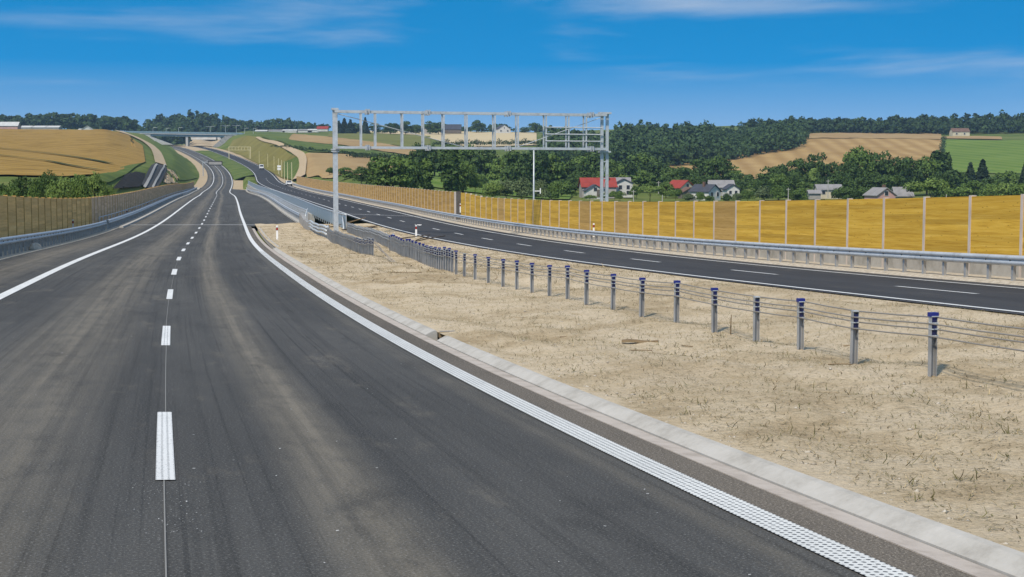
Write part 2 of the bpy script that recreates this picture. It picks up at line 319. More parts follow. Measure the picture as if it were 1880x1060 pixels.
# ------------------------------------------------------------------ road alignment (plan and profile of the two carriageways)
TS=list(range(-40,1001,20))
RX=[25.384,20.452,15.722,11.204,6.896,2.799,-1.132,-4.972,-8.772,-12.56,-16.348,-20.147,-23.962,-27.799,-31.694,-35.687,-39.787,-43.978,-48.237,-52.529,-56.816,-61.067,-65.261,-69.379,-73.407,-77.336,-81.164,-84.896,-88.544,-92.145,-95.742,-99.377,-103.088,-106.91,-110.857,-114.939,-119.164,-123.544,-128.084,-132.772,-137.596,-142.54,-147.591,-152.735,-157.963,-163.269,-168.646,-174.085,-179.581,-185.133,-190.739,-196.399,-202.112]
RY=[-24.713,-5.33,14.102,33.585,53.115,72.691,92.301,111.929,131.564,151.203,170.841,190.476,210.109,229.738,249.355,268.952,288.527,308.083,327.624,347.158,366.694,386.237,405.792,425.363,444.954,464.564,484.194,503.843,523.507,543.18,562.854,582.521,602.174,621.805,641.412,660.991,680.539,700.054,719.532,738.974,758.384,777.763,797.115,816.442,835.746,855.03,874.293,893.54,912.769,931.984,951.182,970.364,989.531]
RZ=[1.186,0.525,-0.137,-0.812,-1.439,-1.956,-2.361,-2.644,-2.827,-2.927,-2.959,-2.979,-3.043,-3.108,-3.134,-3.125,-3.112,-3.099,-3.062,-2.98,-2.855,-2.714,-2.559,-2.401,-2.252,-2.106,-1.933,-1.728,-1.478,-1.169,-0.803,-0.387,0.076,0.581,1.121,1.697,2.308,2.955,3.636,4.347,5.091,5.865,6.672,7.498,8.334,9.179,10.033,10.897,11.765,12.634,13.503,14.372,15.242]
LX=[7.659,2.525,-2.387,-7.052,-11.496,-15.729,-19.763,-23.649,-27.491,-31.354,-35.216,-39.047,-42.864,-46.688,-50.521,-54.367,-58.221,-62.11,-66.067,-70.104,-74.173,-78.223,-82.212,-86.106,-89.911,-93.641,-97.319,-100.974,-104.634,-108.315,-112.035,-115.811,-119.653,-123.577,-127.599,-131.733,-135.993,-140.393,-144.946,-149.648,-154.49,-159.463,-164.558,-169.765,-175.071,-180.465,-185.936,-191.472,-197.063,-202.706,-208.402,-214.15,-219.952]
LY=[-29.31,-9.783,9.803,29.453,49.166,68.906,88.624,108.299,127.951,147.58,167.196,186.812,206.429,226.023,245.574,265.09,284.618,304.16,323.716,343.294,362.898,382.528,402.189,421.883,441.602,461.341,481.085,500.828,520.549,540.228,559.864,579.456,599.001,618.507,637.983,657.427,676.833,696.199,715.531,734.84,754.127,773.394,792.641,811.868,831.075,850.263,869.436,888.597,907.746,926.879,945.997,965.099,984.186]
LZ=[2.604,1.133,-0.054,-0.776,-1.255,-1.744,-2.188,-2.489,-2.671,-2.783,-2.84,-2.856,-2.861,-2.883,-2.934,-3.019,-3.14,-3.288,-3.45,-3.615,-3.771,-3.911,-4.026,-4.107,-4.144,-4.13,-4.055,-3.911,-3.689,-3.389,-3.011,-2.555,-2.022,-1.413,-0.736,-0.002,0.782,1.605,2.459,3.336,4.232,5.139,6.053,6.967,7.881,8.794,9.705,10.613,11.519,12.422,13.323,14.223,15.122]
TS = np.array(TS, float)
def ext(a, dx):
    a = list(a)
    for k in range(1, 31): a.append(a[52] + dx(k * 20))
    return np.array(a)
_hd = math.atan2(RX[52] - RX[51], RY[52] - RY[51])
TSX = np.concatenate([TS, 1000 + 20 * np.arange(1, 31)])
RX = ext(RX, lambda d: math.sin(_hd) * d); RY = ext(RY, lambda d: math.cos(_hd) * d); LX = ext(LX, lambda d: math.sin(_hd) * d); LY = ext(LY, lambda d: math.cos(_hd) * d)
_zf = lambda d: .040 * d - .00004 * d * d if d < 300 else .016 * d + 3.6
RZ = ext(RZ, _zf); LZ = ext(LZ, _zf)
def spl(Kn, v):
    n = len(Kn); hh = np.diff(Kn); A = np.eye(n); b = np.zeros(n)
    for i in range(1, n - 1):
        A[i, i - 1] = hh[i - 1]; A[i, i] = 2 * (hh[i - 1] + hh[i]); A[i, i + 1] = hh[i]; b[i] = 6 * ((v[i + 1] - v[i]) / hh[i] - (v[i] - v[i - 1]) / hh[i - 1])
    Mm = np.linalg.solve(A, b)
    def f(s):
        s = np.asarray(s, float); i = np.clip(np.searchsorted(Kn, s) - 1, 0, n - 2); t0 = Kn[i + 1] - s; t1 = s - Kn[i]; H = hh[i]
        return (Mm[i] * t0 ** 3 + Mm[i + 1] * t1 ** 3) / (6 * H) + (v[i] / H - Mm[i] * H / 6) * t0 + (v[i + 1] / H - Mm[i + 1] * H / 6) * t1
    return f
AX = {'R': [spl(TSX, a) for a in (RX, RY, RZ)], 'L': [spl(TSX, a) for a in (LX, LY, LZ)]}
def fall(side, s): return np.full(np.shape(s), 3.392) if side == 'R' else np.interp(s, [-40, 100, 250, 1000], [5.655, .607, .840, 1.113])
def heading(side, s):
    s = np.asarray(s, float); a = AX[side]
    return np.arctan2(a[0](s + 1) - a[0](s - 1), a[1](s + 1) - a[1](s - 1))
def P(side, s, o, dz=0.0):
    """point at station s, offset o to the right of a carriageway's lane line, dz above its crossfall plane"""
    s, o, dz = np.broadcast_arrays(np.asarray(s, float), np.asarray(o, float), np.asarray(dz, float))
    a = AX[side]; h = heading(side, s)
    oc = np.clip(o, -6.6, 4.2) if side == 'R' else np.clip(o, -6.6, 5.0)
    return np.stack([a[0](s) + np.cos(h) * o, a[1](s) - np.sin(h) * o, a[2](s) - fall(side, s) / 100 * oc + dz], -1)
def slope(side, s): return (AX[side][2](s + 1) - AX[side][2](s - 1)) / 2
def stations(a, b, near=.5, far=8.0):
    r = [a]
    while r[-1] < b: r.append(r[-1] + min(far, max(near, abs(r[-1] + 12) * .03)))
    r[-1] = b; return np.array(r)
def strip(name, side, ss, offs, m, dz=0.0, parent=None, uvoff=0.0):
    """sheet along a carriageway; offs: list of offsets or arrays, dz a number or one per offset"""
    n = len(offs); cols = [np.broadcast_to(np.asarray(o, float), ss.shape) for o in offs]; dzs = dz if isinstance(dz, (list, tuple)) else [dz] * n
    V = np.stack([P(side, ss, c, np.asarray(d, float)) for c, d in zip(cols, dzs)], 1)
    uv = np.stack([np.stack([c - uvoff, ss], -1) for c in cols], 1).reshape(-1, 2); k = len(ss)
    Fc = [(i * n + j, i * n + j + 1, (i + 1) * n + j + 1, (i + 1) * n + j) for i in range(k - 1) for j in range(n - 1)]
    return put(name, mk(name, V.reshape(-1, 3), Fc, m, uv, True), parent)
def sweep(name, side, ss, prof, m, parent=None, o=0.0, smooth=False, closed=True):
    """closed profile [(offset, height)] swept along the road, capped"""
    n = len(prof); oo = np.broadcast_to(np.asarray(o, float), ss.shape)
    V = np.stack([P(side, ss, oo + a, b) for a, b in prof], 1); k = len(ss)
    Fc = [(i * n + j, i * n + (j + 1) % n, (i + 1) * n + (j + 1) % n, (i + 1) * n + j) for i in range(k - 1) for j in range(n)]
    Fc += [tuple(range(n))[::-1], tuple((k - 1) * n + j for j in range(n))]
    return put(name, mk(name, V.reshape(-1, 3), Fc, m, smooth=smooth), parent)
def WD(s): return np.hypot(AX['R'][0](s) - AX['L'][0](s), AX['R'][1](s) - AX['L'][1](s))

# ------------------------------------------------------------------ terrain
Zp = lambda D, py: float(at(940, py, D)[2])
COLS = {
 -900: [(20, -.5), (100, -1), (220, 1), (500, 12), (750, 22), (1300, 38), (2500, 55)],
 0: [(20, -.6), (80, -1.5), (150, -1), (220, Zp(220, 322)), (450, Zp(450, 276)), (750, Zp(750, 238)), (1300, Zp(1300, 236)), (2500, 62)],
 200: [(20, -.6), (80, -2.2), (150, -1.2), (220, Zp(220, 331)), (330, Zp(330, 313)), (500, Zp(500, 283)), (750, Zp(750, 241)), (1300, Zp(1300, 240)), (2500, 62)],
 270: [(20, -.6), (100, -2.5), (220, -1.2), (300, Zp(300, 328)), (420, Zp(420, 308)), (560, Zp(560, 288)), (760, Zp(760, 268)), (1000, Zp(1000, 248)), (1300, Zp(1300, 242)), (2500, 62)],
 300: [(20, -.6), (200, -2.5), (300, Zp(300, 336)), (420, Zp(420, 312)), (600, Zp(600, 296)), (760, Zp(760, 278)), (1000, Zp(1000, 256)), (1300, Zp(1300, 244)), (2500, 60)],
 345: [(20, -.6), (350, -1), (500, Zp(500, 322)), (640, Zp(640, 305)), (800, Zp(800, 282)), (1000, Zp(1000, 262)), (1300, Zp(1300, 250)), (2500, 60)],
 395: [(20, -.6), (400, -2), (600, -2), (800, 6), (1000, 14), (1200, 18), (1500, Zp(1500, 264)), (2000, Zp(2000, 252)), (2500, 60)],
 430: [(20, -.6), (600, 0), (800, 9), (1000, 19), (1150, Zp(1150, 247)), (1500, Zp(1500, 244)), (2500, 65)],
 460: [(20, -.6), (500, -2), (700, 5), (1000, Zp(1000, 250)), (1200, Zp(1200, 245)), (1500, Zp(1500, 240)), (2500, 65)],
 505: [(20, -.6), (400, -2), (600, 4), (800, Zp(800, 264)), (1000, Zp(1000, 252)), (1300, Zp(1300, 242)), (2500, 65)],
 553: [(20, -.6), (300, -3), (420, -2), (620, Zp(620, 285)), (800, Zp(800, 268)), (1100, Zp(1100, 250)), (1400, Zp(1400, 242)), (2500, 65)],
 650: [(20, -.8), (200, -4), (320, Zp(320, 345)), (450, Zp(450, 318)), (560, Zp(560, 304)), (700, Zp(700, 282)), (900, Zp(900, 262)), (1100, Zp(1100, 248)), (1400, Zp(1400, 240)), (2500, 65)],
 850: [(20, -.8), (150, -5), (300, Zp(300, 365)), (450, Zp(450, 342)), (600, Zp(600, 318)), (800, Zp(800, 285)), (1100, Zp(1100, 255)), (1300, Zp(1300, 242)), (2500, 60)],
 1000: [(20, -.9), (150, -6), (300, -5), (420, Zp(420, 362)), (600, Zp(600, 330)), (800, Zp(800, 290)), (1100, Zp(1100, 256)), (1300, Zp(1300, 242)), (2500, 60)],
 1200: [(20, -.9), (60, -4), (150, -7), (300, -6.5), (420, Zp(420, 366)), (600, Zp(600, 338)), (800, Zp(800, 300)), (1000, Zp(1000, 266)), (1300, Zp(1300, 236)), (2500, 70)],
 1330: [(20, -.9), (60, -4), (150, -7), (300, -7), (420, Zp(420, 368)), (620, Zp(620, 330)), (800, Zp(800, 300)), (1000, Zp(1000, 268)), (1200, Zp(1200, 247)), (1500, Zp(1500, 232)), (2500, 75)],
 1500: [(20, -.9), (60, -4), (150, -7), (300, -7), (420, Zp(420, 371)), (620, Zp(620, 338)), (800, Zp(800, 298)), (1000, Zp(1000, 262)), (1130, Zp(1130, 247)), (1400, Zp(1400, 232)), (2500, 75)],
 1730: [(20, -.9), (60, -4), (150, -7), (300, -7), (420, Zp(420, 373)), (620, Zp(620, 340)), (800, Zp(800, 298)), (1000, Zp(1000, 262)), (1150, Zp(1150, 248)), (1400, Zp(1400, 230)), (2500, 75)],
 1900: [(20, -.9), (60, -4), (150, -7), (300, -7), (420, Zp(420, 374)), (620, Zp(620, 340)), (800, Zp(800, 298)), (1000, Zp(1000, 258)), (1150, Zp(1150, 247)), (1400, Zp(1400, 229)), (2500, 75)],
 2800: [(20, -.9), (60, -4), (150, -7), (300, -7), (420, -8), (620, -4), (800, 6), (1000, 22), (1150, 30), (1400, 46), (2500, 75)],
}
_px = np.arange(-900, 2801, 10.0); _dd = np.arange(0, 2600, 10.0)
_G = np.array([np.interp(_dd, [a for a, _ in v], [b for _, b in v]) for v in COLS.values()])
_G = np.array([np.interp(_px, list(COLS.keys()), _G[:, j]) for j in range(len(_dd))]).T
def _blur(a, k, ax):
    w = np.exp(-np.linspace(-2, 2, 2 * k + 1) ** 2); w /= w.sum()
    return np.apply_along_axis(lambda r: np.convolve(np.pad(r, k, 'edge'), w, 'valid'), ax, a)
_G = _blur(_blur(_G, 3, 1), 2, 0)
def nat(X, Y):
    X = np.asarray(X, float); Y = np.asarray(Y, float)
    r = np.hypot(X, Y); ang = np.clip(np.arctan2(X, np.maximum(Y, 1e-3)), math.atan(-1840 / F), math.atan(1860 / F))
    u = np.clip((940 + F * np.tan(ang) + 900) / 10, 0, len(_px) - 1.001); v = np.clip(r * np.cos(ang) / 10, 0, len(_dd) - 1.001)
    i = u.astype(int); j = v.astype(int); a = u - i; b = v - j
    z = _G[i, j] * (1 - a) * (1 - b) + _G[i + 1, j] * a * (1 - b) + _G[i, j + 1] * (1 - a) * b + _G[i + 1, j + 1] * a * b
    return z + (np.sin(X * .031 + Y * .017) + np.sin(X * .013 - Y * .027 + 1)) * np.clip((r - 150) / 400, 0, 1) * .35
_as = np.arange(-40, 1600, 4.0); _ax = (P('L', _as, 0) + P('R', _as, 0)) / 2; _ah = heading('R', _as); _hw = WD(_as) / 2
_aw = np.arange(len(_as))
def road_so(X, Y):
    X = np.asarray(X, float); Y = np.asarray(Y, float); sh = X.shape; X = X.ravel(); Y = Y.ravel(); S = np.empty(X.size); O = np.empty(X.size); J = np.empty(X.size, int)
    for a in range(0, X.size, 20000):
        d = (X[a:a + 20000, None] - _ax[:, 0]) ** 2 + (Y[a:a + 20000, None] - _ax[:, 1]) ** 2; J[a:a + 20000] = d.argmin(1)
    dx = X - _ax[J, 0]; dy = Y - _ax[J, 1]; h = _ah[J]
    S = _as[J] + dx * np.sin(h) + dy * np.cos(h); O = dx * np.cos(h) - dy * np.sin(h)
    return S.reshape(sh), O.reshape(sh), J.reshape(sh)
def sm(x): x = np.clip(x, 0, 1); return x * x * (3 - 2 * x)
def gz(X, Y, under=True):
    """height of the natural ground sheet (it dips under the road corridor)"""
    S, O, J = road_so(X, Y); n = nat(X, Y); side = np.where(O > 0, 1.0, -1.0)
    lo = np.where(S < 500, 10.0, 8.2); hi = np.where(S < 450, 9.2, 7.2)
    d = np.where(O > 0, O - _hw[J] - hi, -O - _hw[J] - lo)
    zr = np.where(O > 0, AX['R'][2](np.clip(S, -40, 1590)) - .15, AX['L'][2](np.clip(S, -40, 1590)) + .05)
    bl = np.interp(S, [0, 450, 650, 1000], [10, 10, 13, 20])
    z = zr * (1 - sm(d / bl)) + n * sm(d / bl)
    span = sm((S - 142) / 20) * sm((470 - S) / 20)
    inside = sm((1.5 - d) / 1.5) if under else 0
    z = z - (.5 + span * 5.0) * inside * (d < 1.5)
    far = np.hypot(X, Y) > 1560
    return np.where(far | (S > 1480) | (S < -38), n - np.where(np.abs(O) < 20, .8, 0), z)
_an = np.concatenate([np.arange(-180, -24, 4.0), np.arange(-24, 24, .16), np.arange(24, 181, 4.0)]); _an[-1] = 180
_rr = np.concatenate([[0.0], np.geomspace(5, 1600, 190), np.geomspace(1700, 7000, 14)])
TH, RR = np.meshgrid(np.radians(_an), _rr, indexing='ij')
GX = np.sin(TH) * RR; GY = np.cos(TH) * RR; GZ = gz(GX, GY)
_n, _m = GX.shape; _i, _j = np.meshgrid(np.arange(_n - 1), np.arange(_m - 1), indexing='ij'); _k = (_i * _m + _j).ravel()
me = fastmesh('ground', np.stack([GX, GY, GZ], -1).reshape(-1, 3), np.stack([_k, _k + 1, _k + _m + 1, _k + _m], -1), M['meadow'])
me.polygons.foreach_set('use_smooth', [True] * len(me.polygons))
ground = tag(put('ground', me), 'green and tan farmland falling to a valley and rising to wooded hills', None, kind='structure')

def hit(px, py, D0=150, D1=2400):
    D = np.arange(D0, D1, 2.0); d = ray(px, py); X = d[0] * D / d[1]; Z = HC + d[2] * D / d[1]; g = gz(X, D)
    w = np.nonzero(Z <= g)[0]
    k = w[0] if len(w) else np.argmin(np.abs(Z - g)); return np.array([X[k], D[k]])
def patch(name, bottom, top, m, label, lift=.25, nu=40, nv=24, parent=None, D0=150, grow=.0003, rag=1.0):
    """a field: lofted between its near and far boundary, draped on the ground"""
    def res(pl):
        W = np.array([hit(*p, D0=D0) if len(p) == 2 else np.array([(p[0] - 940) / F * p[2], p[2]]) for p in pl]); t = np.linspace(0, 1, len(W)); u = np.linspace(0, 1, nu)
        return np.stack([np.interp(u, t, W[:, 0]), np.interp(u, t, W[:, 1])], -1)
    A = res(bottom); B = res(top); rg = np.random.default_rng(len(name) * 7 + nu + int(abs(A[0, 0])))
    for E_ in (A, B):
        j_ = rg.normal(size=(nu, 2)); j_ = (j_ + np.roll(j_, 1, 0) + np.roll(j_, -1, 0)) / 1.8; E_ += j_ * np.stack([.0 * E_[:, 1], .0030 * E_[:, 1]], -1) * rag
    v = np.linspace(0, 1, nv)[:, None, None]
    XY = A[None] * (1 - v) + B[None] * v; Z = gz(XY[..., 0], XY[..., 1], False) + lift + XY[..., 1] * grow
    V = np.concatenate([XY, Z[..., None]], -1).reshape(-1, 3)
    q = [(j * nu + i, j * nu + i + 1, (j + 1) * nu + i + 1, (j + 1) * nu + i) for j in range(nv - 1) for i in range(nu - 1)]
    return tag(put(name, mk(name, V, q, m, smooth=True), parent), label, None, kind='structure')
def ribbon(name, pts, w, m, label, lift=.5, D0=150):
    W = np.array([hit(*p, D0=D0) for p in pts]); t = np.linspace(0, 1, len(W)); u = np.linspace(0, 1, 40)
    X = np.interp(u, t, W[:, 0]); Y = np.interp(u, t, W[:, 1]); k = np.ones(5) / 5
    X = np.convolve(np.pad(X, 2, 'edge'), k, 'valid'); Y = np.convolve(np.pad(Y, 2, 'edge'), k, 'valid')
    dx = np.gradient(X); dy = np.gradient(Y); l = np.hypot(dx, dy); nx, ny = dy / l, -dx / l; wv = np.interp(u, np.linspace(0, 1, len(np.atleast_1d(w))), np.atleast_1d(w)) if np.ndim(w) else np.full(40, w)
    V = []
    for a in (-.5, -.17, .17, .5):
        x = X + nx * wv * a; y = Y + ny * wv * a; V.append(np.stack([x, y, gz(x, y, False) + lift + y * .0004], -1))
    V = np.stack(V, 1).reshape(-1, 3)
    return tag(put(name, mk(name, V, [(i * 4 + j, i * 4 + j + 1, (i + 1) * 4 + j + 1, (i + 1) * 4 + j) for i in range(39) for j in range(3)], m, smooth=True)), label, None, kind='structure')
patch('wheat_field', [(-60, 326), (40, 326), (120, 328), (180, 324), (235, 309), (264, 299)], [(-60, 238.8), (40, 239.2), (110, 239.6), (165, 240.5), (215, 243), (262, 270)], M['wheat'], 'golden ripe wheat field on the rise behind the left noise wall', nu=60, nv=50)
ribbon('field_track', [(-40, 274), (30, 279), (100, 287), (160, 296), (205, 305)], 2.6, M['hedge_dark'], 'upper dark tractor line across the wheat field')
ribbon('field_track', [(-40, 288), (30, 293), (90, 300), (150, 312), (190, 318)], 2.2, M['hedge_dark'], 'lower dark tractor line across the wheat field')
patch('grass_bank', [(150, 336), (200, 340), (232, 322)], [(190, 322), (215, 313), (262, 301)], M['grass_green'], 'green grass bank at the lower corner of the wheat field', rag=.3)
ribbon('side_road', [(272, 352), (279, 338), (287, 322), (296, 306)], [2.6, 3.0, 3.6, 4.0], M['side_asphalt'], 'dark asphalt side road climbing beyond the left noise wall')
ribbon('road_edge', [(265, 352), (272.5, 338), (280, 322), (289, 306)], .5, M['concrete'], 'pale edge strip on the left of the side road', .75)
ribbon('road_edge', [(280, 352), (286.5, 338), (295, 322), (304, 306)], .4, M['concrete'], 'pale edge strip on the right of the side road', .75)
ribbon('gravel_path', [(296, 305.5), (292, 292), (287, 279), (274, 267), (252, 256), (230, 247), (216, 242)], [4, 4.5, 5, 5, 6], M['tan_track'], 'pale gravel path climbing beside the wheat field')
patch('black_slope', [(206, 353), (235, 350), (258, 347)], [(232, 324), (248, 319), (268, 323)], M['black_sheet'], 'slope covered with black sheeting beside the side road', lift=.4, rag=.2)
patch('sand_patch', [(300, 338), (330, 331)], [(303, 315), (318, 316)], M['tan_track'], 'bare sandy patch right of the side road')
patch('grass_slope', [(312, 335), (335, 333), (362, 328)], [(283, 266), (293, 264), (300, 264)], M['grass_green'], 'green cutting slope left of the far carriageway', lift=.2, rag=.3)
patch('cutting_slope', [(413, 276), (440, 287), (470, 302), (500, 321), (532, 336)], [(428, 258), (450, 251), (480, 257), (515, 269), (553, 287)], M['grass_olive'], 'olive brown cutting slope right of the far carriageway', lift=.15, rag=.3)
patch('grass_wedge', [(519, 330), (538, 334), (550, 328)], [(520, 300), (538, 294), (552, 288)], M['grass_green'], 'bright green wedge at the foot of the cutting slope', lift=.5, rag=.3)
ribbon('sand_track', [(548, 333), (553, 318), (557, 302), (553, 288), (535, 277), (500, 264), (470, 253)], [4.5, 3.2, 2.6, 2.4, 2.4], M['tan_track'], 'tan earth track along the top of the cutting slope', lift=.8)
patch('ploughed_field', [(562, 330), (610, 328), (660, 324), (720, 318)], [(557, 287), (610, 284), (660, 286), (720, 292)], M['stubble_plain'], 'brown field above the far end of the right noise wall')
patch('green_strip', [(482, 253), (530, 268), (570, 280), (640, 284), (710, 291)], [(478, 249.5), (530, 257.5), (570, 263.5), (640, 271), (710, 282)], M['grass_green'], 'narrow green crop strip on the far hillside')
patch('tan_strip', [(530, 257), (570, 263), (640, 270.5), (710, 281), (780, 290)], [(540, 247), (570, 250), (640, 256), (710, 266), (780, 281)], M['stubble_plain'], 'tan strip of field above the green crop strip')
patch('olive_field', [(600, 252), (650, 258), (710, 265.5), (790, 281)], [(612, 240.5), (650, 243), (710, 247), (790, 251)], M['crop_olive'], 'olive green field seen through the left half of the gantry')
patch('pale_field', [(660, 244), (760, 249), (860, 272), (985, 268)], [(660, 241.5), (760, 243), (860, 243.5), (985, 245)], M['stubble_pale'], 'pale stubble field below the ridge houses seen through the gantry')
patch('valley_meadow', [(745, 338), (860, 355), (1045, 368)], [(755, 296), (900, 310), (1060, 345)], M['crop_green'], 'bright green meadow in the valley behind the right noise wall', lift=.2)
patch('stubble_field', [(1215, 306), (1330, 332), (1480, 326), (1600, 312), (1725, 303)], [(1300, 291), (1380, 281), (1475, 257), (1600, 256.5), (1725, 258)], M['stubble'], 'striped golden stubble field on the hillside', nv=40)
patch('stubble_field', [(1474, 257), (1600, 256), (1725, 257.5)], [(1475, 248.5), (1600, 245.5), (1725, 246)], M['stubble_plain'], 'plain brown band of stubble along the wood edge', lift=.4)
patch('crop_field', [(1738, 318), (1800, 320), (1960, 322)], [(1731, 257), (1800, 259), (1960, 261)], M['crop_green'], 'bright green crop field on the right hillside', nv=40, rag=.3)
patch('pale_strip', [(1731, 256), (1790, 257), (1840, 258)], [(1732, 252), (1790, 251.5), (1840, 253)], M['stubble_plain'], 'pale strip of grass above the green crop field', lift=.4, rag=.3)

# ------------------------------------------------------------------ carriageways
SA = stations(-36, 1400)
JL, JR = 118.0, 152.0                                  # expansion joints
wide = lambda s, a, b: a + (b - a) * (sm((s - JL + 3) / 3) * sm((480 - s) / 20))
left_road = tag(strip('road', 'L', SA, [-6.4, -5, -3.7, -2, 0, 2, 3.7, wide(SA, 4.19, 8.5)], M['asphalt_left']), 'dusty grey asphalt carriageway the camera stands on', None, kind='structure')
right_road = tag(strip('road', 'R', SA, [np.where((SA > JR) & (SA < 430), -7.6, -4.15), -3.7, -2, 0, 2, 3.7, 4.75], M['asphalt_right']), 'dark fresh asphalt carriageway beyond the sandy median', None, kind='structure')
sn = SA[SA < JL - 2]
tag(strip('shoulder_strip', 'L', sn, [3.84, 4.2], M['shoulder'], .005), 'coarse brown asphalt strip between edge line and gutter', None, kind='structure')
def line(name, side, a, b, o, w, m, parent, near=.5, dz=.009):
    ss = stations(a, b, near); return strip(name, side, ss, [o - w / 2, o + w / 2], m, dz, parent, o)
line('edge_line', 'L', -36, 1300, -3.72, .25, M['paint'], left_road)
line('edge_line', 'L', -36, 60, 3.72, .27, M['paint_profiled'], left_road)
line('edge_line', 'L', 60, 1300, 3.72, .25, M['paint'], left_road)
line('edge_line', 'R', -36, 1300, -3.70, .20, M['paint'], right_road); line('edge_line', 'R', -36, 1300, 3.70, .20, M['paint'], right_road)
# dashes: 4 m long every 12 m
_sL = np.arange(-40, 500, .5); _pl = P('L', _sL, 0); _cl = np.concatenate([[0], np.cumsum(np.hypot(*np.diff(_pl[:, :2], axis=0).T))])
_cl0 = 44.51
for k in range(-1, 30):
    e = _cl0 + 12 * k; a = float(np.interp(e - 4.0, _cl, _sL)); b = float(np.interp(e, _cl, _sL))
    line('lane_dash', 'L', a, b, 0, .135 if k < 3 else .16, M['paint_dash'] if k < 2 else M['paint'], left_road)
    if k < 12: line('guide_line', 'L', b, float(np.interp(e + 8, _cl, _sL)), .010 * (-1) ** k, .009, M['paint_faint'], left_road, dz=.006)
line('lane_line', 'L', 360, 900, 0, .16, M['paint'], left_road)
for k in range(-2, 45):
    b = 24.64 + 12 * k; line('lane_dash', 'R', b - 4, b, 0, .17, M['paint'], right_road)
# joints across the decks
def joint(side, s, o0, o1, skew, m, parent, w=.35):
    n = 14; oo = np.linspace(o0, o1, n); V = []
    for d in (0, w): V.append(P(side, s + skew * oo + d, oo, .012))
    V = np.stack(V, 1).reshape(-1, 3); put('expansion_joint', mk('expansion_joint', V, [(i * 2, i * 2 + 1, i * 2 + 3, i * 2 + 2) for i in range(n - 1)], m), parent)
joint('L', JL, -6.3, 8.4, .02, M['paint'], left_road, .5); joint('R', JR, -7.5, 4.6, -.25, M['paint'], right_road, .5)
# edges of the pavement
tag(sweep('pavement_edge', 'L', stations(-36, 480), [(-6.62, -.2), (-6.62, .03), (-6.38, .03), (-6.38, -.2)], M['gravel']), 'pale edge strip along the left hard shoulder', None, kind='structure')
# kerbs
sK = stations(-36, 13.2, .4); K0 = [(4.40, -.2), (4.40, .015), (4.53, .085), (4.585, .095), (4.61, .07), (4.61, -.2)]
def kerb(a, b, label, side='L', prof=K0, o=0.0, m='concrete'):
    return tag(sweep('kerb', side, stations(a, b, .5), prof, M[m], None, o), label, None, kind='structure')
kerb(-36, 13.4, 'sloped pale concrete kerb nearest the camera, up to the drain gap')
kerb(14.5, 64, 'sloped pale concrete kerb from the drain gap to the curve')
kerb(66, 108, 'sloped pale kerb at the far tip of the sandy median', o=.25)
tag(sweep('gutter', 'L', stations(-36, 108, .5), [(4.19, -.2), (4.19, .012), (4.385, .004), (4.385, -.2)], M['gutter']), 'narrow pinkish concrete gutter in front of the kerb', None, kind='structure')
# median: sand in front of the decks, grass beyond them
def median(name, a, b, m, label, near=.4, cols=26, mound=.05, rough=.05):
    ss = stations(a, b, near); t = np.linspace(0, 1, cols); oa = 4.60; V = []
    A = P('L', ss, oa, .07 if b < 200 else .03); B = P('R', ss, -4.13, -.02)
    w = t[None, :, None]; V = A[:, None] * (1 - w) + B[:, None] * w
    n = rng.normal(size=V.shape[:2]); 
    for _ in range(2): n = (n + np.roll(n, 1, 0) + np.roll(n, -1, 0) + np.roll(n, 1, 1) + np.roll(n, -1, 1)) / 5
    big = np.sin(ss[:, None] * .9 + t[None] * 7) * .4 + np.sin(ss[:, None] * .37 - t[None] * 11) * .6
    edge = sm(t / .08) * sm((1 - t) / .06)
    V[..., 2] += (mound * np.sin(np.pi * t)[None] + n * rough * 2.2 + big * rough * .7) * edge[None]
    k = len(ss); q = [(i * cols + j, i * cols + j + 1, (i + 1) * cols + j + 1, (i + 1) * cols + j) for i in range(k - 1) for j in range(cols - 1)]
    return tag(put(name, mk(name, V.reshape(-1, 3), q, m, smooth=True)), label, None, kind='structure'), V, ss
sand, SV, SS = median('sand_median', -36, 119, M['sand'], 'dry sandy median with straw between the two carriageways', .3, 44)
tag(strip('sand_median', 'L', stations(462, 610), [4.2, 7, 10, 12.6], M['tan_track'], -.02), 'bare sandy median just beyond the decks', None, kind='structure')
median('grass_median', 600, 1000, M['grass_green'], 'green grass median far down the road', 4, 10, .3, .05)
median('sand_median', 1000, 1390, M['tan_track'], 'bare median under the far bridge', 4, 6, .1, .02)
def mz(s, o):
    """point on the sandy median: o metres right of the left lane line"""
    w = float(WD(s)); t = (o - 4.6) / (w - 4.13 - 4.6); i = int(np.argmin(np.abs(SS - s))); j = min(max(t, 0), 1) * 43; j0 = min(int(j), 42)
    a = P('L', s, o); z = SV[i, j0, 2] * (1 - j + j0) + SV[i, j0 + 1, 2] * (j - j0); return Vector((a[0], a[1], z))
# verges
tag(strip('verge', 'L', stations(-36, 500), [-6.6, -7.4, -8.6, -10.6], M['gravel'], [-.02, .02, .0, -.3]), 'gravel verge under the left guardrail', None, kind='structure')
tag(strip('verge', 'L', stations(498, 1390), [-6.4, -8, -10.5], M['tan_track'], [-.01, .02, .2]), 'sandy verge left of the far carriageway', None, kind='structure')
tag(strip('verge', 'R', stations(-36, 450), [4.72, 5.0, 6.0, 7.4, 9.6], M['gravel'], [-.02, .07, .10, .08, -.5]), 'pale gravel verge between right carriageway and noise wall', None, kind='structure')
tag(strip('verge', 'R', stations(448, 1390), [4.72, 6, 8], M['tan_track'], [-.02, .05, .3]), 'sandy verge right of the far carriageway', None, kind='structure')
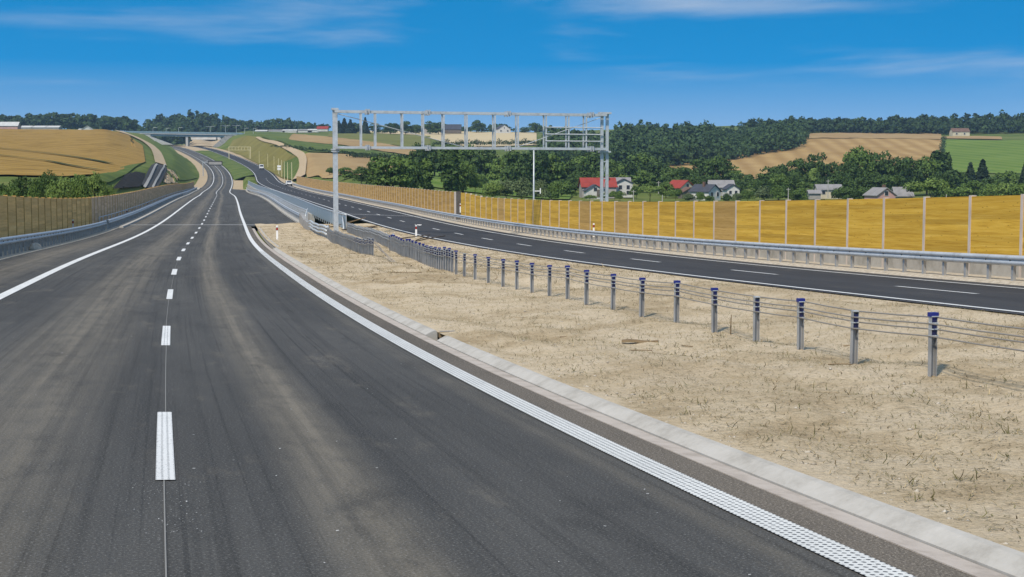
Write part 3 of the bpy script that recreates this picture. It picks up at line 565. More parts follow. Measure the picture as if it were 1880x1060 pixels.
# decks of the viaduct
tag(sweep('bridge_deck', 'L', stations(JL + 1, 478), [(8.5, -1.6), (8.5, .14), (9.6, .14), (9.6, -1.6)], M['concrete']), 'pale concrete edge beam of the left deck', None, kind='structure')
tag(sweep('bridge_deck', 'R', stations(JR - 4, 432), [(-8.1, -1.6), (-8.1, .05), (-7.6, .05), (-7.6, -1.6)], M['concrete']), 'concrete edge beam of the right deck', None, kind='structure')

# ------------------------------------------------------------------ noise walls
def panel_mesh(name, m, Lp, H, seed, t=.07, bh=.175):
    """a timber panel: one closed board profile run along x, boards proud by different amounts"""
    r = random.Random(seed); z = 0.0; fr = []
    while z < H - .03:
        z1 = min(H, z + bh); y = -t + r.uniform(-.016, .012)
        fr += [(y, z + .003), (y - r.uniform(0, .010), z1 - .046), (-t + .046, z1 - .040), (-t + .034, z1 - .001)]; z = z1
    prof = fr + [(t, H), (t, 0)]; n = len(prof)
    V = [(x, y, z) for x in (0, Lp) for y, z in prof]
    Fc = [(j, (j + 1) % n, (j + 1) % n + n, j + n) for j in range(n)] + [tuple(range(n))[::-1], tuple(range(n, 2 * n))]
    return mk(name, V, Fc, m)
def noise_wall(name, label, side, s0, s1, o, base, hfun, mfun, post_m, plinth_m, step=3.0, gap=None):
    t = thing(name, label, 'noise wall', tuple(P(side, s0, o, base)))
    inv = Matrix.Translation(-Vector(t.location))
    cache = {}; s = s0; sgn = 1 if side == 'R' else -1
    post = MB(); post.box((0, 0, 0), (.065, .098, .5)); pm = post.mesh('post', post_m)
    k = 0
    while s < s1:
        ds = step / float(np.hypot(*(P(side, s + .5, o)[:2] - P(side, s - .5, o)[:2])))
        p = Vector(P(side, s, o, base)); q = Vector(P(side, s + ds, o, base)); d = q - p; H = hfun(s); hd = math.atan2(d.y, d.x)
        mm = mfun(s, k); key = (mm, round(H, 1), k % 4)
        if key not in cache: cache[key] = panel_mesh('panel', M[mm], step - .14, H - .36, k * 7 + 3)
        rz = hd if side == 'R' else hd + math.pi
        tilt = math.asin(d.z / d.length); org = p + d * (.07 / step) if side == 'R' else q - d * (.07 / step)
        # front of the panel (local -y) looks at the carriageway
        put('panel', cache[key], t, inv @ (org + Vector((0, 0, .36))), (0, -tilt if side == 'R' else tilt, rz))
        put('post', pm, t, inv @ (p + Vector((0, 0, H / 2 + .0))), (0, 0, rz), (1, 1, H + .06 + random.uniform(0, .03)))
        s += ds; k += 1
    ss = stations(s0, s1, 2)
    pl = sweep('plinth', side, ss, [(-.09, base - .3), (-.09, base + .355), (.09, base + .355), (.09, base - .3)], M[plinth_m], None, o)
    pl.parent = t; pl.location = -Vector(t.location)
    return t
hR = lambda s: 2.50 if s < 118 else (2.50 + .28 * min(1, (s - 118) / 12))
def mR(s, k):
    if s > 138: return 'wood_orange'
    return 'wood_brown' if k in (11, 17, 20, 30) else 'wood_yellow'
noise_wall('noise_wall', 'yellow timber noise wall with pale posts along the right carriageway', 'R', 20, 134, 6.45, .10, hR, mR, M['steel_beige'], 'plinth')
noise_wall('noise_wall', 'orange brown timber noise wall on the right deck, beyond the dark post', 'R', 138.5, 424, 6.45, .10, lambda s: 2.80, lambda s, k: 'wood_orange', M['steel_beige'], 'plinth')
b = MB(); b.box((0, 0, 1.4), (.22, .16, 1.5)); b.obj('end_post', M['steel_dark'], None, tuple(P('R', 136.2, 6.45, .1)), (0, 0, -float(heading('R', 136))))
tag(bpy.data.objects['end_post'], 'dark upright post between the two lengths of right noise wall', 'post')
noise_wall('noise_wall', 'ochre timber noise wall along the left hard shoulder', 'L', 30, 102, -7.95, .02, lambda s: 2.5, lambda s, k: 'wood_left', M['wood_brown'], 'plinth')
noise_wall('noise_wall', 'weathered grey brown noise wall along the left deck', 'L', 102.6, 470, -7.95, .02, lambda s: 2.5, lambda s, k: 'wood_grey', M['wood_brown'], 'plinth')

# ------------------------------------------------------------------ guardrails
WB = [(-.02, .74), (.045, .70), (.062, .66), (.045, .62), (-.005, .585), (.045, .55), (.062, .51), (.045, .47), (-.02, .43)]
def wbeam(flip): return [(flip * a, b) for a, b in WB] + [(flip * (a - .016), b) for a, b in WB[::-1]]
def post_mesh(name, m, h=.66, w=.045, d=.06, t=.008):
    b = MB()   # open C section
    prof = [(-w, -d), (w, -d), (w, -d + t), (-w + t, -d + t), (-w + t, d - t), (w, d - t), (w, d), (-w, d)]
    n = len(prof); V = [(x, y, z) for z in (-.3, h) for x, y in prof]
    b.add(V, [(j, (j + 1) % n, (j + 1) % n + n, j + n) for j in range(n)] + [tuple(range(n))[::-1], tuple(range(n, 2 * n))]); return b.mesh(name, m)
PM = post_mesh('post', M['steel_post'])
def joined_posts(side, ss, o, base, m, parent, hh=.66):
    b = MB()
    for s in ss:
        p = P(side, s, o, base); b.box((p[0], p[1], p[2] + hh / 2), (.05, .05, hh / 2))
    ob = b.obj('far_posts', m, parent); ob['kind'] = 'stuff'; return ob
def guardrail(label, side, s0, s1, o, flip, base, near_end, step=1.333, mat_='steel', spacer=True):
    t = thing('guardrail', label, 'guardrail', tuple(P(side, s0, o, base))); off = -Vector(t.location)
    r = sweep('rail', side, stations(s0, s1, 1.5), [(a, b + base) for a, b in wbeam(flip)], M[mat_], None, o + flip * .07, True); r.parent = t; r.location = off
    s = s0 + .3; bl = MB(); bl.box((0, 0, 0), (.04, .05, .09)); bm_ = bl.mesh('spacer', M['steel_post']); bolt = MB(); bolt.box((0, 0, 0), (.035, .012, .02)); bo = bolt.mesh('bolt', M['black'])
    while s < near_end:
        h = -float(heading(side, s)); pt = Vector(P(side, s, o - flip * .03, base)) + off
        po = put('post', PM, t, pt, (0, 0, h))
        if s < 75:
            put('spacer', bm_, po, (flip * .075, 0, .58))
            put('bolt', bo, po, (flip * .075 + flip * .025, 0, .585))
        s += step
    if s < s1: ob = joined_posts(side, np.arange(s, s1, step), o, base, M['steel_post'], t); ob.location = off
    return t
guardrail('galvanised guardrail in front of the right noise wall', 'R', 18, 424, 5.25, -1, .09, 280)
guardrail('galvanised guardrail in front of the ochre left noise wall', 'L', 26, 104, -6.95, 1, .02, 104)
guardrail('galvanised guardrail along the left deck before the weathered wall', 'L', 106, 470, -6.95, 1, .02, 300)
# handrail on the left deck
t = thing('deck_handrail', 'thin steel handrail on the left deck beside the weathered noise wall', 'handrail', tuple(P('L', 104, -7.4)))
off = -Vector(t.location)
def railobj(name, side, ss, o, z, r, m, parent, off, n=6):
    prof = [(math.cos(2 * math.pi * j / n) * r, z + math.sin(2 * math.pi * j / n) * r) for j in range(n)]
    q = sweep(name, side, ss, prof, m, None, o, True); q.parent = parent; q.location = off; return q
for z in (1.0, .62): railobj('rail', 'L', stations(104, 465, 3), -7.4, z, .035, M['steel'], t, off)
pb = MB(); pb.tube([(0, 0, -.2), (0, 0, 1.0)], .03, 6); pmh = pb.mesh('post', M['steel'])
for s in np.arange(104, 460, 4): put('post', pmh, t, Vector(P('L', s, -7.4)) + off)
tag(sweep('kerb', 'L', stations(110, 470), [(-6.35, -.1), (-6.35, .13), (-6.05, .13), (-6.02, -.1)], M['concrete']), 'pale concrete kerb along the left deck', None, kind='structure')

# ------------------------------------------------------------------ median barriers
CP = post_mesh('post', M['steel_post'], .70, .032, .040, .006)
cb = MB(); cb.box((0, 0, .71), (.040, .050, .024)); cb.box((0, 0, .665), (.024, .030, .022)); CAP = cb.mesh('cap', M['blue'])
ib = MB(); ib.box((.010, 0, .565), (.019, .030, .085)); INS = ib.mesh('insert', M['blue_dark'])
hb = MB(); hb.box((0.012, 0, 0), (.036, .045, .006)); HOOK = hb.mesh('hook', M['steel_bright'])
def cable_barrier(label, posts, cables=(.685, .615, .545, .47), capped=lambda i: True, detail=lambda i: True, r=.0095, ends=None, m='cable', zs=1.0):
    """posts: list of (s, o) on the median, nearest first"""
    pts = [mz(s, o) for s, o in posts]; t = thing('cable_barrier', label, 'cable barrier', tuple(pts[0])); off = -pts[0]
    for i, (s, o) in enumerate(posts):
        h = -float(heading('L', s)) - math.pi / 2
        po = put('post', CP, t, pts[i] + off, (random.uniform(-.012, .012), random.uniform(-.012, .012), h + random.uniform(-.06, .06)), (1, 1, zs * random.uniform(.985, 1.015)))
        if capped(i): put('cap', CAP, po)
        if detail(i):
            put('insert', INS, po)
            for z in (.69, .615, .545, .47): put('hook', HOOK, po, (0, 0, z))
    for j, z in enumerate(cables):
        side_ = .045 * (-1) ** j; line_ = []
        for i, p in enumerate(pts):
            h = float(heading('L', posts[i][0])); v = p + Vector((math.cos(h) * side_, -math.sin(h) * side_, z * zs))
            if i and (p - pts[i - 1]).length > 1.2:
                q = (line_[-1] + v) / 2; q.z -= .006; line_.append(q)
            line_.append(v)
        if ends: line_ = [mz(ends[0] - .25 * j, ends[1] + .05 * j) + Vector((0, 0, .02))] + line_
        c = MB(); c.tube([p + off for p in line_], r, 5); c.obj('cable', M[m], t, smooth=True)
    return t
sp_ = [-4.9, -3.2, -1.5, .2, 2.9 - .1, 4.8, 6.75, 8.35, 9.9, 11.6, 13.4, 15.3, 17.1, 19.0, 20.5, 22.1, 23.8, 25.4, 26.9, 28.6, 30.3, 31.8, 33.0]
near = [(s, 8.62 if s < 25 else 8.62 - .02 * (s - 25)) for s in sp_]
dense = [(s, np.interp(s, [34, 42, 48, 57], [8.5, 8.86, 9.13, 9.55])) for s in np.arange(33.9, 57, .62)]
bare = {6, 8}
cable_barrier('long cable barrier of spaced posts with blue caps across the sandy median', near + dense, capped=lambda i: i not in bare and (i < 20 or i % 2 == 0), detail=lambda i: i < 36)
cable_barrier('short row of close set posts in the median below the gantry', [(s, np.interp(s, [62, 70, 95], [10.2, 10.45, 10.62])) for s in np.arange(62, 92, .72)], capped=lambda i: False, detail=lambda i: False, r=.014, m='steel')
cable_barrier('row of close set posts nearer the left carriageway, cables running to the ground', [(s, np.interp(s, [48, 76], [7.78, 8.15])) for s in np.arange(48.6, 76.5, .66)], capped=lambda i: False, detail=lambda i: i < 14, ends=(44.6, 8.0), r=.011)
# curved terminal hoops
def hoop(label, s0, o0, s1, o1, top, r=.05):
    a, b_ = mz(s0, o0), mz(s1, o1); t = thing('rail_end', label, 'rail end', tuple(a)); d = b_ - a
    for j, (k, z) in enumerate(((0, top), (.22, top * .72))):
        m = MB(); pts = [a + d * (u * (1 - k * .3)) + Vector((0, 0, z * math.sqrt(max(0, 1 - (1 - u) ** 2)))) - a for u in (0, .02, .08, .2, .4, .65, 1)]
        m.tube(pts, r, 7); m.obj('bar', M['steel_bright'], t, smooth=True)
hoop('curved steel rail ends bent to the ground between the two post rows', 56.4, 9.75, 60.5, 10.15, .72)
hoop('curved end of the screen railing, beside the gantry column', 99, 10.9, 103, 11.1, .95, .055)
# three-rail barrier leading onto the left deck
t = thing('rail_barrier', 'three pale steel rails with rounded end leading onto the left deck', 'barrier', tuple(mz(77, 8.17))); off = -Vector(t.location)
oo = lambda s: np.interp(s, [77, 100, 118], [8.17, 8.36, 8.62])
for j, z in enumerate((.72, .5, .28)):
    m = MB(); pl = [mz(s, float(oo(s))) + Vector((0, 0, z)) + off for s in np.arange(77.4 + j * .2, 101, 2.2)]
    m.tube(pl, .075, 8); m.obj('rail', M['steel_bright'], t, smooth=True)
m = MB(); p0 = mz(77, 8.17) + off; m.tube([p0 + Vector((-.02, .3, .72)), p0 + Vector((.05, -.1, .66)), p0 + Vector((.07, -.25, .5)), p0 + Vector((.05, -.1, .34)), p0 + Vector((-.02, .3, .28))], .075, 8); m.obj('end_bend', M['steel_bright'], t, smooth=True)
for s in np.arange(78, 101, 2): put('post', CP, t, mz(s, float(oo(s)) + .1) + off, (0, 0, 0), (1.3, 1.3, 1))
# wing wall
ss = np.arange(100, 119.1, 1.5); w0 = [mz(min(s, 118.5), float(oo(s))) for s in ss]
m = MB(); V = []
for i, p in enumerate(w0):
    hh = .62 + .25 * i / len(w0); n_ = Vector((math.cos(float(heading('L', ss[i]))), -math.sin(float(heading('L', ss[i]))), 0)) * .16
    V += [p - n_ - w0[0] + Vector((0, 0, -.4)), p - n_ - w0[0] + Vector((0, 0, hh)), p + n_ - w0[0] + Vector((0, 0, hh)), p + n_ - w0[0] + Vector((0, 0, -.4))]
k = len(w0); m.add(V, [(i * 4 + j, i * 4 + (j + 1) % 4, i * 4 + 4 + (j + 1) % 4, i * 4 + 4 + j) for i in range(k - 1) for j in range(4)] + [(3, 2, 1, 0), tuple(k * 4 - 4 + j for j in range(4))])
tag(m.obj('wing_wall', M['dark_concrete'], None, tuple(w0[0])), 'low grey concrete wing wall at the start of the left deck', 'wall')
# railing on the left deck (median side)
t = thing('deck_railing', 'steel railing of horizontal bars on the median edge of the left deck', 'railing', tuple(P('L', 120, 9.2, .14))); off = -Vector(t.location)
ss = stations(119, 466, 3)
for z, r_ in ((1.24, .05), (1.0, .022), (.8, .022), (.6, .022), (.4, .022)): railobj('rail', 'L', ss, 9.25, z, r_, M['steel'], t, off)
q = sweep('lower_rail', 'L', ss, [(a, b + .14) for a, b in wbeam(-1)], M['steel'], None, 8.8, True); q.parent = t; q.location = off
for s in np.concatenate([np.arange(119, 240, 2.0), np.arange(240, 466, 4)]): put('post', pmh, t, Vector(P('L', s, 9.25, .14)) + off, (0, 0, 0), (1.2, 1.2, 1.1))
for s in np.arange(120, 300, 2.67): put('guard_post', PM, t, Vector(P('L', s, 8.9, .14)) + off, (0, 0, -float(heading('L', s))), (1, 1, 1))
m = MB(); pe = Vector(P('L', 119, 9.25, .14)) + off; m.tube([pe + Vector((0, 0, 1.24)), pe + Vector((.05, -1.6, .75)), pe + Vector((.1, -2.2, -.1))], .05, 7); m.obj('end_rail', M['steel_bright'], t)
# screen railing on the right deck (median side)
t = thing('screen_railing', 'blue grey screen railing on the median edge of the right deck', 'railing', tuple(P('R', 104, -7.85))); off = -Vector(t.location)
def zs_(s): return P('R', s, -7.85)
s = 100.0
pn = {}
while s < 428:
    a = Vector(P('R', s, -7.85)); b2 = Vector(P('R', s + 3, -7.85)); d = b2 - a; m = MB(); m.box((1.46, 0, .55), (1.44, .02, .5))
    if 'p' not in pn: pn['p'] = m.mesh('screen_panel', M['mesh_blue'])
    put('screen_panel', pn['p'], t, a + off, (0, -math.asin(d.z / d.length), math.atan2(d.y, d.x)), (d.length / 3, 1, 1))
    put('post', pmh, t, a + off, (0, 0, 0), (1.1, 1.1, 1.1)); s += 3
railobj('top_rail', 'R', stations(100, 428, 2), -7.85, 1.13, .06, M['steel_bright'], t, off)

# ------------------------------------------------------------------ sign gantry over the right carriageway
g0 = mz(93.3, 9.91); hG = float(heading('R', 93)); ux = Vector((math.cos(hG), -math.sin(hG), 0)); uy = Vector((math.sin(hG), math.cos(hG), 0)); LG = 19.85
t = thing('sign_gantry', 'empty galvanised steel sign gantry spanning the right carriageway', 'gantry', tuple(g0), -hG)   # local x across the road
zt = float(at(614, 205, 103.65)[2]) - g0.z; zb = float(at(614, 271, 103.65)[2]) - g0.z; ztr = float(at(1108, 212, 107.5)[2]) - g0.z; zbr = float(at(1108, 274, 107.5)[2]) - g0.z
gl = lambda x, a, b_: a + (b_ - a) * x / LG
def xg(px):   # local x of the beam point that stands at photo column px
    k = (px - 940) / F; return (k * g0.y - g0.x) / (ux.x - k * ux.y)
gzr = float(gz(np.array([g0.x + ux.x * LG]), np.array([g0.y + ux.y * LG]))[0]) - g0.z
DY = .45
def col(x, z0, z1, y, nm='column', r=.13):
    m = MB(); m.box((x, y, (z0 + z1) / 2), (r, r, (z1 - z0) / 2)); return m.obj(nm, M['steel_bright'], t)
c = col(0, -.3, zt + .12, -.0, r=.17)
m = MB(); m.box((0, 0, zb - .15), (.30, .30, .05)); m.box((0, 0, zb - .28), (.27, .27, .04)); m.obj('flange', M['steel_bright'], t)
m = MB(); m.box((0, 0, .05), (.33, .33, .06)); m.obj('base_plate', M['steel_bright'], t)
m = MB(); m.box((0, 0, zt + .17), (.24, .3, .07)); m.obj('cap_plate', M['steel_bright'], t)
for dx in (-.20, .20): col(LG + dx, gzr - .5, ztr + .12, 0, r=.10)
for i in range(7):
    z = gzr + .6 + i * 1.25
    if z < zbr - .2:
        m = MB(); m.box((LG, 0, z), (.11, .05, .04)); m.obj('rung', M['steel_bright'], t)
        m = MB(); m.tube([(LG - .12, 0, z + .05), (LG + .12, 0, z + 1.2)], .025, 5); m.obj('brace', M['steel_bright'], t)
m = MB(); m.box((LG, 0, zbr - .2), (.42, .3, .06)); m.obj('flange', M['steel_bright'], t)
m = MB(); m.box((LG, 0, ztr + .15), (.45, .3, .07)); m.obj('cap_plate', M['steel_bright'], t)
for y in (-DY, DY):
    for nm, a, b_, hw in (('top_chord', zt, ztr, .085), ('bottom_chord', zb, zbr, .085)):
        m = MB(); V = [(x, y + sy * hw, gl(x, a, b_) + sz * hw) for x in (-.05, LG + .05) for sy in (-1, 1) for sz in (-1, 1)]
        m.add(V, [(0, 1, 3, 2), (4, 6, 7, 5), (0, 4, 5, 1), (2, 3, 7, 6), (0, 2, 6, 4), (1, 5, 7, 3)]); ch = m.obj(nm, M['steel_bright'], t)
        for px in (676, 786, 932, 1083):
            x = xg(px); f_ = MB(); f_.box((x - .09, y, gl(x, a, b_)), (.03, .19, .19)); f_.obj('flange', M['steel'], ch)
            f_ = MB(); f_.box((x + .09, y, gl(x, a, b_)), (.03, .19, .19)); f_.obj('flange', M['steel'], ch)
    for px in (662, 688, 737, 775, 812, 854, 905, 947, 998, 1039, 1071):
        x = xg(px + 2); m = MB(); m.box((x, y, (gl(x, zt, ztr) + gl(x, zb, zbr)) / 2), (.05, .05, (gl(x, zt, ztr) - gl(x, zb, zbr)) / 2 - .085)); m.obj('upright', M['steel_bright'], t)
for px in (640, 676, 737, 812, 905, 998, 1071):
    x = xg(px)
    for a, b_ in ((zt, ztr), (zb, zbr)):
        m = MB(); m.box((x, 0, gl(x, a, b_)), (.045, DY - .086, .045)); m.obj('cross_tie', M['steel_bright'], t)
for k_, px0 in ((.38, 998), (.58, 998), (.78, 998)):
    x0 = xg(px0); m = MB(); z0 = lambda x: gl(x, zt, ztr) * (1 - k_) + gl(x, zb, zbr) * k_
    m.tube([(x0, -DY - .07, z0(x0)), (LG - .3, -DY - .07, z0(LG))], .045, 5); m.obj('sign_rail', M['steel_bright'], t)
for (xa, za, xb, zb2) in ((.15, zt - .15, xg(850), gl(xg(850), zb, zbr) + .1), (LG - .2, ztr - .15, xg(950), gl(xg(950), zb, zbr) + .1)):
    for y in (-.08, .08):
        m = MB(); m.tube([(xa, y, za), (xb, y, zb2)], .022, 5); m.obj('tie_rod', M['steel_bright'], t)
m = MB(); m.box((LG, 0, gzr - .4), (.6, .5, .45)); m.obj('footing', M['dark_concrete'], t)

# ------------------------------------------------------------------ roadside posts
def delineator(loc, label, rz=0, s=1.0, bracket=False):
    t = thing('delineator_post', label, 'delineator', tuple(loc), rz, 'white delineator posts')
    prof = [(-.06, -.03), (.06, -.03), (.045, .035), (-.045, .035)]; m = MB()
    V = [(x * s, y * s, z * s) for z in (-.1, .82) for x, y in prof] ; V[4:6] = [(x, y, z + .05 * s) for x, y, z in V[4:6]]
    m.add(V, [(0, 1, 5, 4), (1, 2, 6, 5), (2, 3, 7, 6), (3, 0, 4, 7), (4, 5, 6, 7), (3, 2, 1, 0)]); m.obj('body', M['white'], t)
    m = MB(); m.box((0, -.034 * s, .66 * s), (.062 * s, .006, .09 * s)); ba = m.obj('band', M['black'], t)
    m = MB(); m.box((0, -.044 * s, .66 * s), (.03 * s, .006, .07 * s)); m.obj('reflector', M['red'], ba)
    if bracket: m = MB(); m.box((.15, 0, .85 * s), (.2, .03, .02)); m.obj('bracket', M['white'], t)
delineator(mz(79, 5.24), 'white delineator post with red reflector on the sand beside the left kerb')
delineator(mz(82.9, 14.35), 'white delineator post with a side bracket at the right carriageway edge', bracket=True)
for (px, py, D, lab) in ((1090, 410, 92, 'white post with red reflector behind the right guardrail, under the gantry column'), (845, 374, 140, 'white post with reflector beside the dark wall post'), (134, 403, 96, 'white delineator above the left guardrail before the ochre wall')):
    delineator(at(px, py, D) - np.array([0, 0, .87 * .9]), lab, 0, .9)
for i, (s, lab) in enumerate(((133, 'nearest'), (170, 'second nearest'), (225, 'third nearest'))):
    delineator(Vector(P('L', s, -7.25, .25)), 'small white post by the left deck guardrail, %s of three' % lab, 0, .9)
# slim pole with a T bracket behind the right wall
p = at(980, 372, 118); gp = float(gz(np.array([p[0]]), np.array([118.]))[0]); top = float(at(980, 276, 118)[2])
t = thing('camera_pole', 'slim pale pole with small T bracket behind the right noise wall', 'pole', (p[0], 118, gp))
m = MB(); m.tube([(0, 0, -.2), (0, 0, (top - gp) * .4), (0, 0, top - gp)], [.085, .075, .055], 8); m.obj('shaft', M['steel_bright'], t, smooth=True)
zz = float(at(980, 351, 118)[2]) - gp
m = MB(); m.box((.28, 0, zz), (.27, .03, .035)); br = m.obj('bracket', M['white'], t)
m = MB(); m.box((.53, 0, zz), (.04, .05, .22)); m.obj('antenna', M['white'], br)

# ------------------------------------------------------------------ trees
def crown_pts(kind, r, n, blobs):
    """leaf clump centres and outward directions, unit crown: radius 1, z 0..1"""
    if kind == 'conifer':
        z = 1 - np.sqrt(r.random(n)) * .97; tier = (1 - z) * (.72 + .28 * ((z * 9) % 1.0) ** .7); a = r.random(n) * 2 * np.pi
        rad = tier * (.55 + .45 * r.random(n) ** .4); p = np.stack([np.cos(a) * rad, np.sin(a) * rad, z - rad * .06], -1); d = np.stack([np.cos(a), np.sin(a), np.full(n, .35)], -1)
        return p, d
    if kind == 'pine':
        c = [(0, 0, .80, .55, .20)] + [(math.cos(a) * .5, math.sin(a) * .5, z, .45, .12) for a, z in zip(r.random(6) * 6.3, .45 + .45 * r.random(6))]
    elif kind == 'poplar':
        c = [(math.cos(a) * .35 * q, math.sin(a) * .35 * q, z, .72 * (1 - abs(z - .45) * .9), .17) for a, z, q in zip(r.random(blobs) * 6.3, np.linspace(.12, .88, blobs), r.random(blobs))]
    elif kind == 'shrub':
        c = [(math.cos(a) * q, math.sin(a) * q, .30 + .38 * (1 - q) * u + .12 * u, .48, .30) for a, q, u in zip(r.random(blobs) * 6.3, .15 + .55 * r.random(blobs), r.random(blobs))]
    elif kind == 'willow':
        c = [(math.cos(a) * q, math.sin(a) * q, .42 + .36 * math.sqrt(max(0, 1 - q * q)) * (.5 + .5 * u), .44, .26) for a, q, u in zip(r.random(blobs) * 6.3, .1 + .55 * r.random(blobs), r.random(blobs))]
    else:
        c = [(math.cos(a) * q, math.sin(a) * q, .13 + .70 * u * math.sqrt(max(.05, 1 - q * q)), .32 + .20 * w, .13 + .07 * w) for a, q, u, w in zip(r.random(blobs) * 6.3, .75 * np.sqrt(r.random(blobs)), r.random(blobs), r.random(blobs))]
    c = np.array(c); k = r.integers(0, len(c), n); d = r.normal(size=(n, 3)); d /= np.linalg.norm(d, axis=1)[:, None]; d[:, 2] = np.abs(d[:, 2]) * .9 + d[:, 2] * .1
    s = (.55 + .45 * r.random(n) ** .5)[:, None]
    return c[k, :3] + d * s * np.stack([c[k, 3], c[k, 3], c[k, 4]], -1), d
def leaves(p, d, R_, H_, size, r, flat=.5):
    """quads: one leaf clump each"""
    n = len(p); P3 = p * np.array([R_, R_, H_]); nn = d + r.normal(size=(n, 3)) * flat; nn /= np.linalg.norm(nn, axis=1)[:, None]
    a = np.cross(nn, r.normal(size=(n, 3))); a /= np.linalg.norm(a, axis=1)[:, None]; b = np.cross(nn, a); s = size * (.55 + .9 * r.random(n))[:, None]
    e = .55 + .45 * r.random(n)[:, None]
    V = np.stack([P3 - a * s - b * s * .35, P3 + b * s * e, P3 + a * s + b * s * .25, P3 - b * s * e * .8], 1).reshape(-1, 3)
    return V, np.arange(4 * n).reshape(n, 4)
CROWN = {}; TRUNK = {}
def tree_meshes(kind, var, mname, n, size):
    key = (kind, var, mname, n)
    if key in CROWN: return CROWN[key], TRUNK[(kind, var)]
    r = np.random.default_rng(sum(map(ord, kind)) + var * 17); H = 10.0
    asp = {'poplar': 2.1, 'conifer': 2.3, 'pine': 3.2, 'shrub': 4.6, 'willow': 4.6}.get(kind, 4.2); p, d = crown_pts(kind, r, n, {'poplar': 14, 'shrub': 12, 'willow': 16}.get(kind, 34))
    V, Q = leaves(p, d, asp, H, size, r)
    CROWN[key] = fastmesh('crown', V, Q, M[mname])
    if (kind, var) not in TRUNK:
        b = MB(); th = {'shrub': .45, 'willow': .5, 'conifer': .93, 'poplar': .85, 'pine': .9}.get(kind, .62) * H; k = .22 if kind != 'shrub' else .1
        b.tube([(0, 0, -.6), (r.normal() * .08, r.normal() * .08, th * .35), (r.normal() * .2, r.normal() * .2, th)], [k * 1.3, k, k * .25], 7)
        if kind not in ('conifer', 'poplar'):
            for _ in range(6):
                a = r.random() * 6.3; z0 = th * (.35 + .45 * r.random()); l = asp * (.35 + .35 * r.random())
                b.tube([(0, 0, z0), (math.cos(a) * l * .5, math.sin(a) * l * .5, z0 + l * .55), (math.cos(a) * l, math.sin(a) * l, z0 + l * .95)], [k * .5, k * .35, k * .1], 5)
        else:
            for _ in range(8):
                a = r.random() * 6.3; z0 = th * (.2 + .65 * r.random()); l = asp * .45 * (1 - z0 / th * .7); b.tube([(0, 0, z0), (math.cos(a) * l, math.sin(a) * l, z0 + l * .3)], [k * .3, k * .08], 4)
        TRUNK[(kind, var)] = b.mesh('trunk', M['bark'])
    return CROWN[key], TRUNK[(kind, var)]
ASP = {'poplar': 2.1, 'conifer': 2.3, 'pine': 3.2, 'shrub': 4.6, 'willow': 4.6}
EFF = {'broad': 1.0, 'poplar': .9, 'conifer': .78, 'pine': .95, 'shrub': 1.05, 'willow': 1.0}
TOPK = {'broad': .93, 'poplar': .98, 'conifer': .98, 'pine': .98, 'shrub': .86, 'willow': .98}
_tv = [0]
def tree(px, D, topy, wpx, kind, mname, label, group, n=None, base=None):
    X = (px - 940) / F * D; z0 = float(gz(np.array([X]), np.array([float(D)]))[0]) if base is None else base
    h = max(1.5, float(at(px, topy, D)[2]) - z0) / TOPK[kind]; rad = wpx / 2 * D / F
    _tv[0] += 1; var = _tv[0] % 4; nn = n or (3600 if D < 250 else 3000 if D < 450 else 2200)
    asp = ASP.get(kind, 4.2); sz = {3600: .23, 3000: .29, 2200: .36}.get(nn, .4)
    cm_, tm = tree_meshes(kind, var, mname, nn, sz); sx = rad / (asp * EFF[kind]); sz_ = h / 10
    t = thing('shrub' if kind == 'shrub' else ('conifer_tree' if kind in ('conifer', 'pine') else 'broadleaf_tree'), label, 'shrub' if kind == 'shrub' else 'tree', (X, D, z0), random.uniform(0, 6.28), group)
    put('trunk', tm, t, (0, 0, 0), (0, 0, 0), (sz_ * .9, sz_ * .9, sz_)); put('crown', cm_, t, (0, 0, 0), (0, 0, 0), (sx, sx, sz_))
    return t
ORD = ['first', 'second', 'third', 'fourth', 'fifth', 'sixth', 'seventh', 'eighth', 'ninth', 'tenth', 'eleventh', 'twelfth', 'thirteenth', 'fourteenth', 'fifteenth', 'sixteenth', 'seventeenth', 'eighteenth', 'nineteenth', 'twentieth', 'twenty-first', 'twenty-second', 'twenty-third', 'twenty-fourth']
WORD = {'leaf_dark': 'dark green', 'leaf_mid': 'mid green', 'leaf_light': 'light green', 'leaf_grey': 'grey green', 'leaf_con': 'blackish green'}
KIND = {'broad': 'round tree', 'poplar': 'tall narrow tree', 'conifer': 'pointed conifer', 'pine': 'pine', 'shrub': 'bush', 'willow': 'willow'}
def row(where, group, items):
    items = sorted(items)
    for i, (px, D, ty, w, k, m) in enumerate(items): tree(px, D, ty, w, k, m, '%s %s, %s from the left %s' % (WORD[m], KIND[k], ORD[i], where), group)
row('behind ochre left wall', 'bushes behind the left noise wall', [
 (-14, 118, 330, 70, 'shrub', 'leaf_dark'), (18, 112, 336, 62, 'shrub', 'leaf_mid'), (46, 128, 311, 50, 'broad', 'leaf_dark'), (70, 112, 332, 54, 'shrub', 'leaf_mid'), (90, 135, 314, 44, 'broad', 'leaf_dark'),
 (112, 118, 323, 64, 'shrub', 'leaf_light'), (138, 132, 306, 50, 'broad', 'leaf_dark'), (150, 120, 326, 50, 'shrub', 'leaf_mid'), (178, 126, 316, 38, 'broad', 'leaf_light'), (198, 140, 334, 30, 'shrub', 'leaf_mid')])
